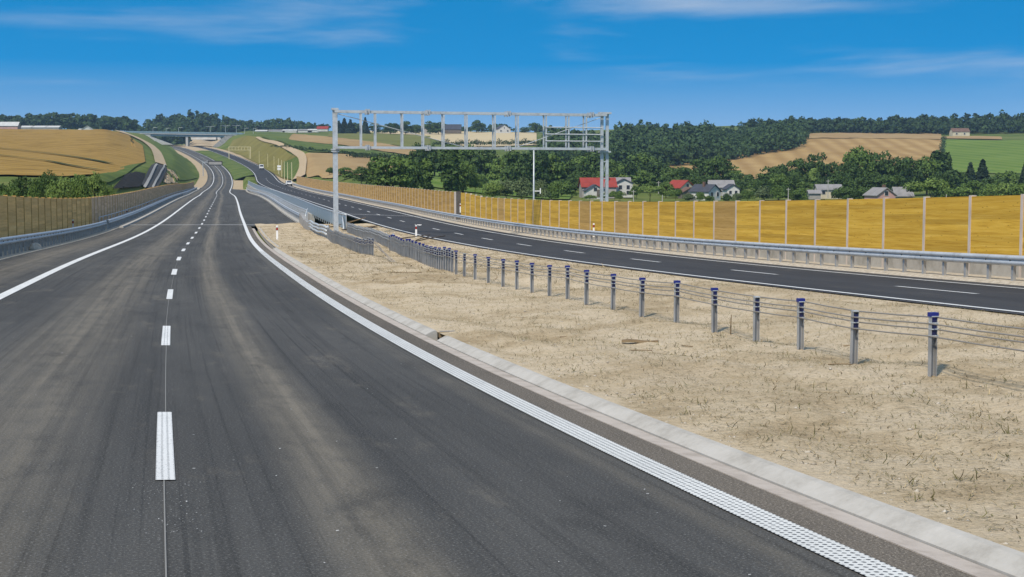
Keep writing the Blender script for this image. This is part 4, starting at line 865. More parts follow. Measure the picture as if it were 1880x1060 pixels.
row('just behind right noise wall', 'trees just behind the right noise wall', [
 (606, 450, 309, 26, 'shrub', 'leaf_mid'), (634, 400, 306, 40, 'broad', 'leaf_mid'), (664, 360, 306, 36, 'broad', 'leaf_dark'), (694, 330, 284, 44, 'broad', 'leaf_dark'), (722, 295, 272, 84, 'broad', 'leaf_mid'), (756, 310, 288, 46, 'broad', 'leaf_dark'),
 (785, 330, 293, 36, 'poplar', 'leaf_mid'), (828, 325, 274, 48, 'poplar', 'leaf_dark'), (850, 335, 284, 44, 'broad', 'leaf_mid'), (872, 340, 318, 30, 'shrub', 'leaf_mid')])
row('beside the slim pole', 'pale bushes behind the right noise wall', [
 (905, 290, 336, 44, 'shrub', 'leaf_light'), (930, 295, 329, 52, 'shrub', 'leaf_grey'), (958, 285, 331, 54, 'shrub', 'leaf_grey'), (994, 290, 332, 50, 'shrub', 'leaf_grey'), (1012, 310, 340, 40, 'shrub', 'leaf_mid')])
row('in valley tree belt', 'dark valley tree belt', [
 (772, 470, 262, 40, 'broad', 'leaf_dark'), (798, 500, 255, 54, 'broad', 'leaf_dark'), (828, 520, 262, 44, 'broad', 'leaf_dark'), (858, 500, 266, 50, 'broad', 'leaf_mid'), (892, 480, 270, 56, 'broad', 'leaf_dark'), (922, 470, 277, 58, 'broad', 'leaf_mid'), (950, 460, 273, 60, 'broad', 'leaf_dark'),
 (984, 450, 277, 62, 'broad', 'leaf_dark'), (1012, 460, 282, 58, 'broad', 'leaf_mid'), (1040, 470, 288, 54, 'broad', 'leaf_dark'), (1062, 500, 283, 56, 'broad', 'leaf_mid'), (1090, 530, 278, 60, 'broad', 'leaf_dark'), (1122, 520, 292, 52, 'broad', 'leaf_mid'), (1150, 540, 284, 60, 'broad', 'leaf_dark'),
 (1176, 560, 276, 64, 'broad', 'leaf_mid'), (1204, 540, 296, 60, 'broad', 'leaf_dark'), (1236, 520, 306, 56, 'broad', 'leaf_mid')])
row('behind the valley houses', 'trees behind the valley houses', [
 (1262, 500, 300, 52, 'broad', 'leaf_dark'), (1290, 520, 287, 60, 'broad', 'leaf_dark'), (1318, 505, 286, 54, 'broad', 'leaf_dark'), (1340, 515, 303, 44, 'broad', 'leaf_mid'), (1362, 490, 313, 44, 'broad', 'leaf_dark'), (1386, 480, 330, 36, 'shrub', 'leaf_mid')])
row('in village gardens', 'garden trees around the valley houses', [
 (1050, 400, 352, 26, 'shrub', 'leaf_mid'), (1128, 385, 352, 30, 'shrub', 'leaf_mid'), (1146, 440, 322, 30, 'poplar', 'leaf_light'), (1168, 400, 344, 34, 'shrub', 'leaf_mid'), (1193, 380, 340, 54, 'willow', 'leaf_light'), (1222, 420, 334, 34, 'broad', 'leaf_mid'), (1240, 390, 346, 34, 'shrub', 'leaf_mid'),
 (1262, 375, 357, 34, 'shrub', 'leaf_grey'), (1292, 425, 330, 20, 'poplar', 'leaf_dark'), (1372, 385, 350, 34, 'shrub', 'leaf_mid'), (1082, 372, 358, 30, 'shrub', 'leaf_light'), (1108, 375, 356, 26, 'shrub', 'leaf_mid'), (1138, 372, 352, 22, 'shrub', 'leaf_light'), (1284, 372, 354, 26, 'shrub', 'leaf_mid'), (1302, 376, 359, 20, 'shrub', 'leaf_mid'), (1334, 372, 357, 22, 'shrub', 'leaf_dark'), (1352, 380, 356, 24, 'shrub', 'leaf_grey')])
row('below the stubble hill', 'trees at the foot of the stubble hill', [
 (1412, 460, 306, 48, 'broad', 'leaf_dark'), (1438, 470, 292, 50, 'broad', 'leaf_dark'), (1464, 480, 287, 52, 'broad', 'leaf_dark'), (1490, 440, 312, 26, 'poplar', 'leaf_light'), (1496, 480, 281, 50, 'broad', 'leaf_dark'), (1524, 475, 287, 54, 'broad', 'leaf_dark'), (1572, 450, 270, 60, 'broad', 'leaf_mid'), (1556, 440, 292, 54, 'broad', 'leaf_dark'),
 (1612, 465, 278, 56, 'broad', 'leaf_dark'), (1640, 470, 276, 60, 'broad', 'leaf_dark'), (1668, 475, 284, 50, 'broad', 'leaf_dark'), (1700, 480, 288, 50, 'broad', 'leaf_mid'), (1718, 490, 281, 40, 'poplar', 'leaf_dark'), (1735, 495, 284, 30, 'poplar', 'leaf_dark'), (1752, 470, 308, 54, 'broad', 'leaf_dark'),
 (1779, 480, 299, 34, 'conifer', 'leaf_con'), (1801, 485, 293, 42, 'conifer', 'leaf_con'), (1822, 460, 318, 54, 'broad', 'leaf_dark'), (1846, 465, 311, 50, 'broad', 'leaf_mid'), (1880, 440, 296, 40, 'conifer', 'leaf_con'), (1908, 440, 310, 60, 'broad', 'leaf_dark')])
row('just above yellow wall', 'front bushes above the yellow wall', [
 (1398, 375, 346, 50, 'shrub', 'leaf_grey'), (1430, 370, 341, 44, 'shrub', 'leaf_mid'), (1462, 375, 348, 44, 'shrub', 'leaf_mid'), (1546, 380, 342, 46, 'shrub', 'leaf_dark'), (1574, 375, 336, 44, 'broad', 'leaf_dark'), (1598, 380, 350, 36, 'shrub', 'leaf_mid'), (1678, 350, 333, 48, 'willow', 'leaf_light'), (1712, 350, 327, 58, 'willow', 'leaf_light'),
 (1752, 370, 336, 56, 'broad', 'leaf_mid'), (1782, 375, 328, 54, 'broad', 'leaf_mid'), (1816, 365, 341, 50, 'shrub', 'leaf_mid'), (1846, 355, 333, 52, 'broad', 'leaf_light'), (1876, 345, 326, 48, 'broad', 'leaf_mid'), (1900, 340, 320, 50, 'broad', 'leaf_mid')])
row('on ridge seen through gantry', 'ridge trees seen through the gantry', [
 (624, 1180, 222, 22, 'conifer', 'leaf_con'), (634, 1190, 217, 22, 'conifer', 'leaf_con'), (645, 1180, 220, 22, 'conifer', 'leaf_con'), (655, 1190, 224, 24, 'broad', 'leaf_dark'), (672, 1180, 216, 18, 'conifer', 'leaf_con'), (690, 1190, 226, 24, 'broad', 'leaf_dark'), (718, 1180, 222, 34, 'broad', 'leaf_dark'), (745, 1185, 221, 26, 'broad', 'leaf_dark'), (764, 1190, 229, 24, 'broad', 'leaf_dark'),
 (790, 1200, 222, 24, 'broad', 'leaf_dark'), (806, 1195, 220, 26, 'broad', 'leaf_dark'), (875, 1250, 219, 22, 'broad', 'leaf_dark'), (884, 1255, 226, 18, 'broad', 'leaf_dark'), (964, 1250, 233, 22, 'broad', 'leaf_dark'), (984, 1240, 222, 28, 'broad', 'leaf_dark')])

fill = []
for px, D, ty, w, k, m in [(880, 400, 322, 34, 'shrub', 'leaf_mid'), (1030, 400, 330, 44, 'broad', 'leaf_mid'), (1056, 440, 318, 40, 'broad', 'leaf_dark'), (1082, 470, 310, 44, 'broad', 'leaf_dark'), (1110, 460, 314, 40, 'broad', 'leaf_mid'), (1135, 470, 312, 40, 'broad', 'leaf_dark'), (1180, 470, 312, 48, 'broad', 'leaf_mid'), (1210, 470, 318, 44, 'broad', 'leaf_dark'),
  (1244, 450, 326, 40, 'broad', 'leaf_dark'), (1275, 460, 322, 40, 'broad', 'leaf_dark'), (1306, 455, 322, 44, 'broad', 'leaf_dark'), (1345, 450, 328, 36, 'broad', 'leaf_dark'), (1402, 420, 326, 44, 'broad', 'leaf_dark'), (1428, 425, 318, 44, 'broad', 'leaf_mid'), (1456, 430, 316, 48, 'broad', 'leaf_dark'), (1482, 425, 328, 40, 'broad', 'leaf_mid'),
  (1512, 425, 322, 44, 'broad', 'leaf_dark'), (1540, 420, 316, 50, 'broad', 'leaf_dark'), (1590, 425, 312, 50, 'broad', 'leaf_dark'), (1622, 425, 310, 52, 'broad', 'leaf_dark'), (1652, 425, 316, 46, 'broad', 'leaf_dark'), (1726, 420, 316, 46, 'broad', 'leaf_dark')]: fill.append((px, D, ty, w, k, m))
row('in middle row of valley trees', 'middle row of valley trees', fill)
# forests that read as one mass
def forest(name, label, spots, n=150, size=1.1, m='leaf_forest', kinds=('broad',), hvar=.25):
    """spots: (x, y, height, radius)"""
    r = np.random.default_rng(len(spots)); VV = []; QQ = []; base = 0; cache = {}
    for i, (x, y, h, rad) in enumerate(spots):
        k = kinds[i % len(kinds)]; v = (k, i % 9)
        if v not in cache:
            rr = np.random.default_rng(i + 5); cache[v] = (rr,) + crown_pts(k, rr, n, 11)
        rr, p, d = cache[v]; V, Q = leaves(p, d, rad, h, size * (h / 14) ** .5, r, .45)
        a = r.random() * 6.3; ca, sa = math.cos(a), math.sin(a); z = float(spz[name][i])
        V = np.stack([V[:, 0] * ca - V[:, 1] * sa + x, V[:, 0] * sa + V[:, 1] * ca + y, V[:, 2] + z], -1)
        VV.append(V); QQ.append(Q + base); base += len(V)
    return tag(put('forest', fastmesh(name, np.concatenate(VV), np.concatenate(QQ), M[m])), label, 'forest', None, 'stuff')
spz = {}
def scatter(name, poly, D0, D1, step, hfun, radf, jitter=.4):
    """poly: function (px, D) -> keep; trees on a jittered grid in the ground plane"""
    r = np.random.default_rng(len(name) * 13 + int(D0)); o = []
    D = D0
    while D < D1:
        x0 = (poly[0] - 940) / F * D; x1 = (poly[1] - 940) / F * D; x = x0
        while x < x1:
            X = x + r.normal() * step * jitter; Y = D + r.normal() * step * jitter; px = 940 + F * X / Y
            if poly[2](px, Y): o.append((X, Y, hfun(px, Y) * (1 + r.normal() * .13), radf * (.75 + .5 * r.random())))
            x += step
        D += step * .9
    spz[name] = gz(np.array([q[0] for q in o]), np.array([q[1] for q in o])) - .3
    return o
ip = lambda xs, ys: (lambda px: float(np.interp(px, xs, ys)))
# hill wood right of the gantry: lower edge climbs to the right
lo_ = ip([985, 1050, 1130, 1240, 1300, 1480], [640, 700, 720, 740, 800, 930]); hi_ = ip([985, 1020, 1100, 1300, 1480], [700, 1000, 1060, 1130, 1150])
s_ = scatter('hill_wood', (985, 1476, lambda px, D: lo_(px) < D < hi_(px) and px < 1474), 640, 1150, 7.2, lambda px, D: 11.5 + 1.5 * math.sin(px * .05) + 1.6 * math.sin(px * .021 + 1), 4.3)
forest('hill_wood', 'dense dark green wood covering the hill right of the gantry', s_, 170, 1.0)
topR = ip([1400, 1470, 1600, 1700, 1880], [219, 217, 213, 209, 207])
s_ = scatter('ridge_wood', (1380, 1990, lambda px, D: True), 1165, 1270, 8, lambda px, D: max(7, float(at(px, topR(px) + 2, D)[2]) - float(nat(np.array([(px - 940) / F * D]), np.array([D]))[0])) if D > 1225 else 11.5, 5.2)
forest('ridge_wood', 'long dark wood along the right ridge above the stubble', s_, 140, 1.25)
topL = ip([-100, 0, 60, 140, 200, 260, 300, 335, 360, 370, 400, 420, 440, 470, 530, 560, 600], [216, 214, 211, 213, 216, 219, 214, 208, 205, 204, 210, 214, 219, 222, 219, 224, 228])
s_ = scatter('far_wood', (-140, 345, lambda px, D: True), 1310, 1400, 8.5, lambda px, D: max(6, float(at(px, topL(px), D)[2]) - float(nat(np.array([(px - 940) / F * D]), np.array([D]))[0])), 5.2)
forest('far_wood', 'long blue green wood on the skyline beyond the wheat field', s_, 130, 1.35, kinds=('broad', 'broad', 'pine'))
s_ = scatter('bridge_wood', (285, 600, lambda px, D: True), 1520, 1620, 9, lambda px, D: max(6, (float(at(px, topL(px), D)[2]) - float(nat(np.array([(px - 940) / F * D]), np.array([D]))[0])) * (.85 + .15 * math.sin(px * .9))), 5.0)
forest('bridge_wood', 'tall pine wood on the skyline behind the far bridge', s_, 150, 1.4, kinds=('pine', 'broad', 'conifer'))
s_ = scatter('ridge_grove', (590, 1010, lambda px, D: math.sin(px * .07) + math.sin(px * .023 + 2) > -.6), 1330, 1380, 9, lambda px, D: max(5, float(at(px, 232 + 4 * math.sin(px * .06), D)[2]) - float(nat(np.array([(px - 940) / F * D]), np.array([D]))[0])), 5.0)
forest('ridge_grove', 'low broken tree line along the ridge seen through the gantry', s_, 120, 1.3)
# hedgerow scrub below the pale field and on the hillside
r_ = np.random.default_rng(3); o = []
for (xa, ya, xb, yb, n, h) in ((500, 271, 690, 290, 60, 2.2), (640, 291, 770, 296, 40, 3.0), (800, 270, 1000, 268, 70, 4.5), (1726, 300, 1733, 258, 26, 3.5), (770, 300, 900, 306, 40, 4)):
    for k in range(n):
        u = (k + r_.random()) / n; q = hit(xa + (xb - xa) * u, ya + (yb - ya) * u, 350); o.append((q[0], q[1], h * (.6 + .7 * r_.random()), h * .7))
spz['hedges'] = gz(np.array([q[0] for q in o]), np.array([q[1] for q in o])) - .2
forest('hedges', 'dark hedgerow scrub lining the hillside fields', o, 60, .6, kinds=('shrub',))

# ------------------------------------------------------------------ houses
def flat(name, col, rough=.85): return mat(name, col, rough, 0, lambda t, b: vary(t, b, [tuple(c * .8 for c in col), col, tuple(min(.9, c * 1.1) for c in col)], (.6, .6, .6), 6))
M['w_white'] = flat('white_render', (.55, .54, .50)); M['w_cream'] = flat('cream_render', (.56, .49, .35)); M['w_pink'] = flat('pink_brick', (.48, .29, .25)); M['w_grey'] = flat('grey_boards', (.33, .31, .28)); M['w_dark'] = flat('dark_boards', (.14, .12, .10))
M['r_red'] = flat('red_tiles', (.27, .045, .034)); M['r_dark'] = flat('dark_tiles', (.055, .06, .075)); M['r_grey'] = flat('grey_sheet', (.24, .23, .225)); M['r_pale'] = flat('pale_sheet', (.48, .48, .46)); M['r_brown'] = flat('brown_tiles', (.15, .09, .065))
M['glass'] = mat('window_glass', (.03, .035, .045), .15); M['frame'] = mat('window_frame', (.6, .58, .54))
def house(label, px, D, py, yaw, w, l, h, rh, wall, roof, wins=(), chim=None, door=False, gable_win=True, over=.35, base=None, sink=.6):
    """w across the gable, l along the ridge (local y); yaw turns the gable (local -y) from facing the camera"""
    p = at(px, py, D); t = thing('house' if h > 2.2 else 'shed', label, 'house' if h > 2.2 else 'shed', tuple(p), yaw)
    m = MB(); m.prism([(-w / 2, -sink), (w / 2, -sink), (w / 2, h), (0, h + rh), (-w / 2, h)], 0, l); m.obj('wall', M[wall], t)
    m = MB(); k = over; sl_ = rh / (w / 2); th = .16
    m.prism([(0, h + rh + .02), (w / 2 + k, h - k * sl_ + .02), (w / 2 + k, h - k * sl_ + th + .02), (0, h + rh + th + .06), (-w / 2 - k, h - k * sl_ + th + .02), (-w / 2 - k, h - k * sl_ + .02)], -k, l + k); rf = m.obj('roof', M[roof], t)
    if chim: m = MB(); m.box((chim[0], chim[1], h + rh + .1), (.3, .3, .75)); m.obj('chimney', M['r_brown'], rf)
    ws = list(wins)
    if gable_win: ws.append(('g', 0, h + rh * .28, .9, 1.0))
    for f_, a, z, ww, wh in ws:
        m = MB(); g = MB()
        if f_ == 'g': m.box((a, -.03, z), (ww / 2 + .09, .04, wh / 2 + .09)); g.box((a, -.085, z), (ww / 2, .02, wh / 2))
        elif f_ == 'r': m.box((w / 2 + .03, a, z), (.04, ww / 2 + .09, wh / 2 + .09)); g.box((w / 2 + .085, a, z), (.02, ww / 2, wh / 2))
        else: m.box((-w / 2 - .03, a, z), (.04, ww / 2 + .09, wh / 2 + .09)); g.box((-w / 2 - .085, a, z), (.02, ww / 2, wh / 2))
        wo = m.obj('window', M['frame'], t); g.obj('pane', M['glass'], wo)
    if door: m = MB(); m.box((door, -.06, 1.0), (.5, .05, 1.02)); m.obj('door', M['w_dark'], t)
    return t
h2 = math.pi / 2
house('long house with bright red roof in the valley behind the gantry column', 1066, 405, 360, -h2 + .06, 8, 9.5, 2.6, 2.3, 'w_grey', 'r_red', [('r', 2.2, 1.4, 1.1, 1.2), ('r', 6.5, 1.4, 1.1, 1.2)], (1.2, 7.5))
house('low dark gabled porch in front of the red-roofed house', 1093, 392, 362, .15, 5.2, 3, 1.7, 1.5, 'w_white', 'r_dark', [], None, 0.9)
house('grey roofed wing between the red roof and the white block', 1117, 412, 359, -h2, 7, 6, 2.7, 2.2, 'w_dark', 'r_grey', [('r', 3, 1.4, 1.2, 1.2)], None, False, False)
house('white two-storey block with dark hipped roof right of the gantry column', 1146, 408, 359, .08, 4.8, 7, 3.4, 1.1, 'w_white', 'r_dark', [('g', -1.1, 2.3, .9, 1.1), ('g', 1.1, 2.3, .9, 1.1), ('g', -1.1, .8, .9, 1.0), ('g', 1.1, .8, .9, 1.0)], None, False, False)
house('cream gabled house with red roof in the valley', 1262, 420, 357, .62, 5.6, 6.2, 1.9, 2.0, 'w_cream', 'r_red', [('r', 3, 1.0, 1.2, 1.0)])
house('brown roofed porch in front of the cream house', 1268, 404, 361, .3, 4.6, 3.4, 1.2, 1.2, 'w_dark', 'r_brown', [], None, False, False)
house('white house with dark blue roof nearest the noise wall', 1312, 388, 364, .75, 5.0, 6.6, 1.8, 1.7, 'w_white', 'r_dark', [('g', -1.2, 1.0, .8, 1.1), ('g', 1.2, 1.0, .8, 1.1), ('r', 1.6, 1.0, 1.0, 1.0), ('r', 4.4, 1.0, 1.0, 1.0)], (-.8, 3), .0, False)
house('long barn with grey sheet roof behind the white house', 1300, 425, 356, -h2, 7, 7.2, 1.9, 1.9, 'w_grey', 'r_grey', [], None, False, False)
house('small house with dark hipped roof right of the white house', 1346, 402, 360, .1, 3.6, 5, 1.9, 1.2, 'w_white', 'r_dark', [('g', -.8, 1.0, .7, .9), ('g', .8, 1.0, .7, .9)], None, False, False)
house('low grey roofed building half hidden by the wood edge', 1498, 392, 361, -h2, 5, 6.5, 1.9, 1.2, 'w_cream', 'r_grey', [('r', 1.5, 1.1, .9, .8), ('r', 4.2, 1.1, .9, .8)], None, False, False)
house('small shed left of the low grey roofed building', 1484, 384, 362, -h2, 3, 3, 1.0, .7, 'w_grey', 'r_grey', [], None, False, False)
house('pink gabled house right behind the yellow noise wall', 1627, 345, 374, .28, 4.9, 6, 2.0, 1.6, 'w_pink', 'r_grey', [('g', 0.2, .9, .7, .8)], (1.6, 4))
house('barn with pale corrugated roof beside the pink house', 1640, 362, 367, -h2, 4, 4.3, 1.1, 1.9, 'w_grey', 'r_grey', [], None, False, False)
# far buildings
house('lone farmhouse at the wood edge above the green crop field', 1746, 1120, 250, -h2, 9, 13, 3.2, 2.6, 'w_cream', 'r_brown', [('r', 3, 1.6, 1.2, 1.2), ('r', 9, 1.6, 1.2, 1.2)], None, False, False)
house('dark roofed ridge house seen through the gantry middle', 816, 1215, 243.5, -h2, 9, 14, 2.6, 4.0, 'w_dark', 'r_dark', [('r', 4, 1.2, 1.2, 1.2)])
house('white walled ridge house with dark roof through the gantry', 926, 1230, 243.5, .3, 11, 11, 2.8, 3.6, 'w_white', 'r_dark', [('g', -3, 1.3, 1.3, 1.3), ('g', 3, 1.3, 1.3, 1.3)])
house('grey barn on the ridge left in the gantry frame', 783, 1215, 244.5, 0, 6, 9, 3.4, 2.2, 'w_grey', 'r_grey')
house('red roofed farm left of the gantry column on the ridge', 583, 1220, 240.5, -h2, 8, 9, 1.6, 2.0, 'w_white', 'r_red', [], None, False, False)
house('grey farm barn at the left end of the wheat crest', 2, 900, 239.5, -h2 + .1, 9, 11, 2.6, 2.4, 'w_pink', 'r_pale', [], None, False, False)
for i, (px, l) in enumerate(((34, 10), (62, 9), (88, 8))):
    house('long low shed with pale roof, %s along the wheat crest' % ('nearest the barn', 'middle one', 'farthest from the barn')[i], px, 930, 239.2, -h2, 7, l, 1.6, 1.0, 'w_grey', 'r_pale', [], None, False, False)
house('white tent-like shed on the wheat crest', 160, 880, 240.4, .2, 7, 8, .7, 2.1, 'w_white', 'r_pale', [], None, False, False)
house('flat white store beside the tent-like shed', 146, 890, 240.2, -h2, 4, 5, .5, .5, 'w_white', 'r_pale', [], None, False, False)
for i, (px, l) in enumerate(((470, 10), (494, 14), (520, 12), (548, 12), (566, 9))):
    house('pale far shed, %s from the left along the ridge right of the bridge' % ORD[i], px, 1260, 243.6 - i * .4, -h2, 6, l, 1.2, .9, 'w_white', ('r_pale', 'r_grey')[i % 2], [], None, False, False)

# utility poles
for i, (px, ty, by, D, w) in enumerate(((1209, 333, 352, 400, 'left of the cream house'), (1163, 349, 374, 350, 'behind the wall below the white block'), (1447, 345, 372, 360, 'left of the low grey building'), (1520, 330, 360, 380, 'right of the low grey building'), (1737, 357, 373, 340, 'right of the two willows'), (1216, 358, 373, 345, 'below the round willow'), (1553, 372, 380, 340, ''))):
    if not w: continue
    b0 = at(px, by, D); hh = float(at(px, ty, D)[2]) - b0[2]
    t = thing('utility_pole', 'thin pale utility pole ' + w, 'pole', tuple(b0 - np.array([0, 0, .6])), 0, 'utility poles in the valley')
    m = MB(); m.tube([(0, 0, 0), (0, 0, hh + .6)], [.13, .09], 6); m.obj('shaft', M['concrete'], t)
    if hh > 2.4: m = MB(); m.box((0, 0, hh + .2), (.55, .05, .05)); m.obj('cross_arm', M['concrete'], t)

# ------------------------------------------------------------------ bridge over the road
DB = 1150.0; A0 = at(236, 243.6, DB); B0 = at(440, 246.8, DB + 6)
ub = Vector(B0 - A0); Lb = ub.length; ub.normalize(); rzb = math.atan2(ub.y, ub.x)
t = thing('road_bridge', 'long flat concrete bridge crossing the motorway below the pine wood', 'bridge', tuple(A0), rzb)
zl = lambda x: (B0[2] - A0[2]) * x / Lb
def slab(x0, x1, y0, y1, za, zb_):
    m = MB(); V = [(x, y, zl(x) + z) for x in (x0, x1) for y in (y0, y1) for z in (za, zb_)]
    m.add(V, [(0, 1, 3, 2), (4, 6, 7, 5), (0, 4, 5, 1), (2, 3, 7, 6), (0, 2, 6, 4), (1, 5, 7, 3)]); return m
M['bridge_blue'] = flat('bridge_paint', (.17, .25, .29)); M['pale_slab'] = flat('pale_slab', (.42, .42, .40))
slab(-4, Lb + 2, 0, 11, -.9, .15).obj('deck', M['pale_slab'], t)
slab(16, Lb - 10, .9, 2.0, -2.4, -.905).obj('girder', M['bridge_blue'], t); slab(16, Lb - 10, 8.6, 9.8, -2.4, -.905).obj('girder', M['bridge_blue'], t)
slab(-4, Lb + 2, -.15, -.02, -.2, 1.25).obj('parapet', M['bridge_blue'], t); slab(-4, Lb + 2, 11.02, 11.15, -.2, 1.25).obj('parapet', M['bridge_blue'], t)
for px in (342, 404):
    x = (px - 236) / 204 * Lb
    m = MB(); m.box((x, 5, -7.5), (.9 if px == 342 else .6, 3.6, 6.4)); m.obj('pier', M['pale_slab'], t)
m = MB(); m.prism([(6, -.95), (17, -.95), (17, -3.0), (34, -9.5), (6, -9.5)], .4, 10.6); m.obj('abutment', M['pale_slab'], t)
m = MB(); xr = Lb - 12; m.prism([(xr, -1.0), (Lb, -1.0), (Lb + 4, -13), (xr - 12, -13), (xr, -3)], .4, 10.6); m.obj('abutment', M['dark_concrete'], t)
# ground seen through the bridge
patch('bare_ground', [(330, 276.5), (380, 276.5), (412, 274)], [(290, 255), (350, 252), (408, 252)], M['tan_track'], 'bare sandy ground seen under the far bridge', D0=1165, lift=.3)
for i, (x0, w_) in enumerate(((352, 7), (366, 9), (384, 8), (398, 5))):
    house('white shed seen under the far bridge, %s from left' % ORD[i], x0, 1320, 255.5, -h2, 5, w_, 2.0, 1.0, 'w_white', 'r_pale', [], None, False, False)

# lamp posts
def lamp(label, base, h, arms=1, r=.09, m_='steel_bright', rz=0, arm=1.4):
    t = thing('street_lamp', label, 'lamp post', tuple(base), rz, 'lamp posts')
    m = MB(); m.tube([(0, 0, -.4), (0, 0, h)], [r, r * .65], 6); m.obj('pole', M[m_], t)
    for s_ in (([1, -1] if arms == 2 else [1]) if arms else []):
        m = MB(); m.tube([(0, 0, h - .05), (s_ * arm, 0, h + .25)], r * .5, 5); a = m.obj('arm', M[m_], t)
        m = MB(); m.box((s_ * (arm + .25), 0, h + .24), (.35, .14, .07)); m.obj('lamp_head', M[m_], a)
for i, (px, ty, ar) in enumerate(((281, 235, 1), (305, 236, 1), (328, 235, 1), (386, 233, 2), (414, 231.5, 2), (434, 231, 2), (449, 236, 1), (465, 236, 1))):
    b0 = at(px, 245.5, DB + 12); lamp('lamp post on the far bridge, %s from the left' % ORD[i], b0, float(at(px, ty, DB + 12)[2]) - b0[2], ar, .16, 'steel_bright', 0, 3.0)
for i, s in enumerate((455, 490, 528, 570, 614, 662, 715, 775, 840)):
    lamp('pale yellow slim pole by the cutting slope, %s from the near end' % ORD[i], P('R', s, 6.4, .1), 6.8, 0, .13, 'lamp_yellow')

# overhead sign on the left carriageway
Ds = 640.0; pb_ = at(373, 322, Ds); sg = thing('overhead_sign', 'dark framed overhead sign board above the left carriageway', 'sign', tuple(pb_))
zc = float(at(395, 300, Ds)[2]) - pb_[2]; x0, x1 = (382 - 373) / F * Ds, (408.5 - 373) / F * Ds
m = MB(); m.tube([(0, 0, -.5), (0, 0, zc + 1.1)], .2, 8); m.obj('post', M['steel'], sg)
m = MB(); m.box(((x1 + 0) / 2, .25, zc + .5), (x1 / 2, .12, .14)); m.obj('arm', M['steel'], sg)
m = MB(); m.box(((x0 + x1) / 2, 0, zc), ((x1 - x0) / 2, .12, .98)); bd = m.obj('board', M['black'], sg)
m = MB(); m.box(((x0 + x1) / 2, -.14, zc), ((x1 - x0) / 2 - .35, .02, .62)); m.obj('panel', M['dark_concrete'], bd)
# small stacked signs on the right
p = P('R', 600, 6.2, .1); t = thing('road_sign', 'white stacked road signs on a post by the cutting slope', 'sign', tuple(p))
m = MB(); m.tube([(0, 0, -.3), (0, 0, 4.2)], .07, 6); m.obj('post', M['steel'], t)
for z in (3.7, 2.6): m = MB(); m.box((0, -.1, z), (.75, .03, .42)); m.obj('plate', M['white'], t)
# far gantry
D2 = 830.0; gA = P('R', 842, -5.0); t = thing('sign_gantry', 'small pale yellow gantry far down the right carriageway', 'gantry', tuple(gA), -float(heading('R', 842)))
for x in (0, 12.3): m = MB(); m.box((x, 0, 3.4), (.16, .16, 3.8)); m.obj('column', M['lamp_yellow'], t)
for z in (7.0, 5.2): m = MB(); m.box((6.15, 0, z), (5.98, .11, .11)); m.obj('chord', M['lamp_yellow'], t)
for x in (1.8, 3.6, 5.4, 7.2, 9, 10.8): m = MB(); m.box((x, 0, 6.1), (.09, .09, .78)); m.obj('upright', M['lamp_yellow'], t)

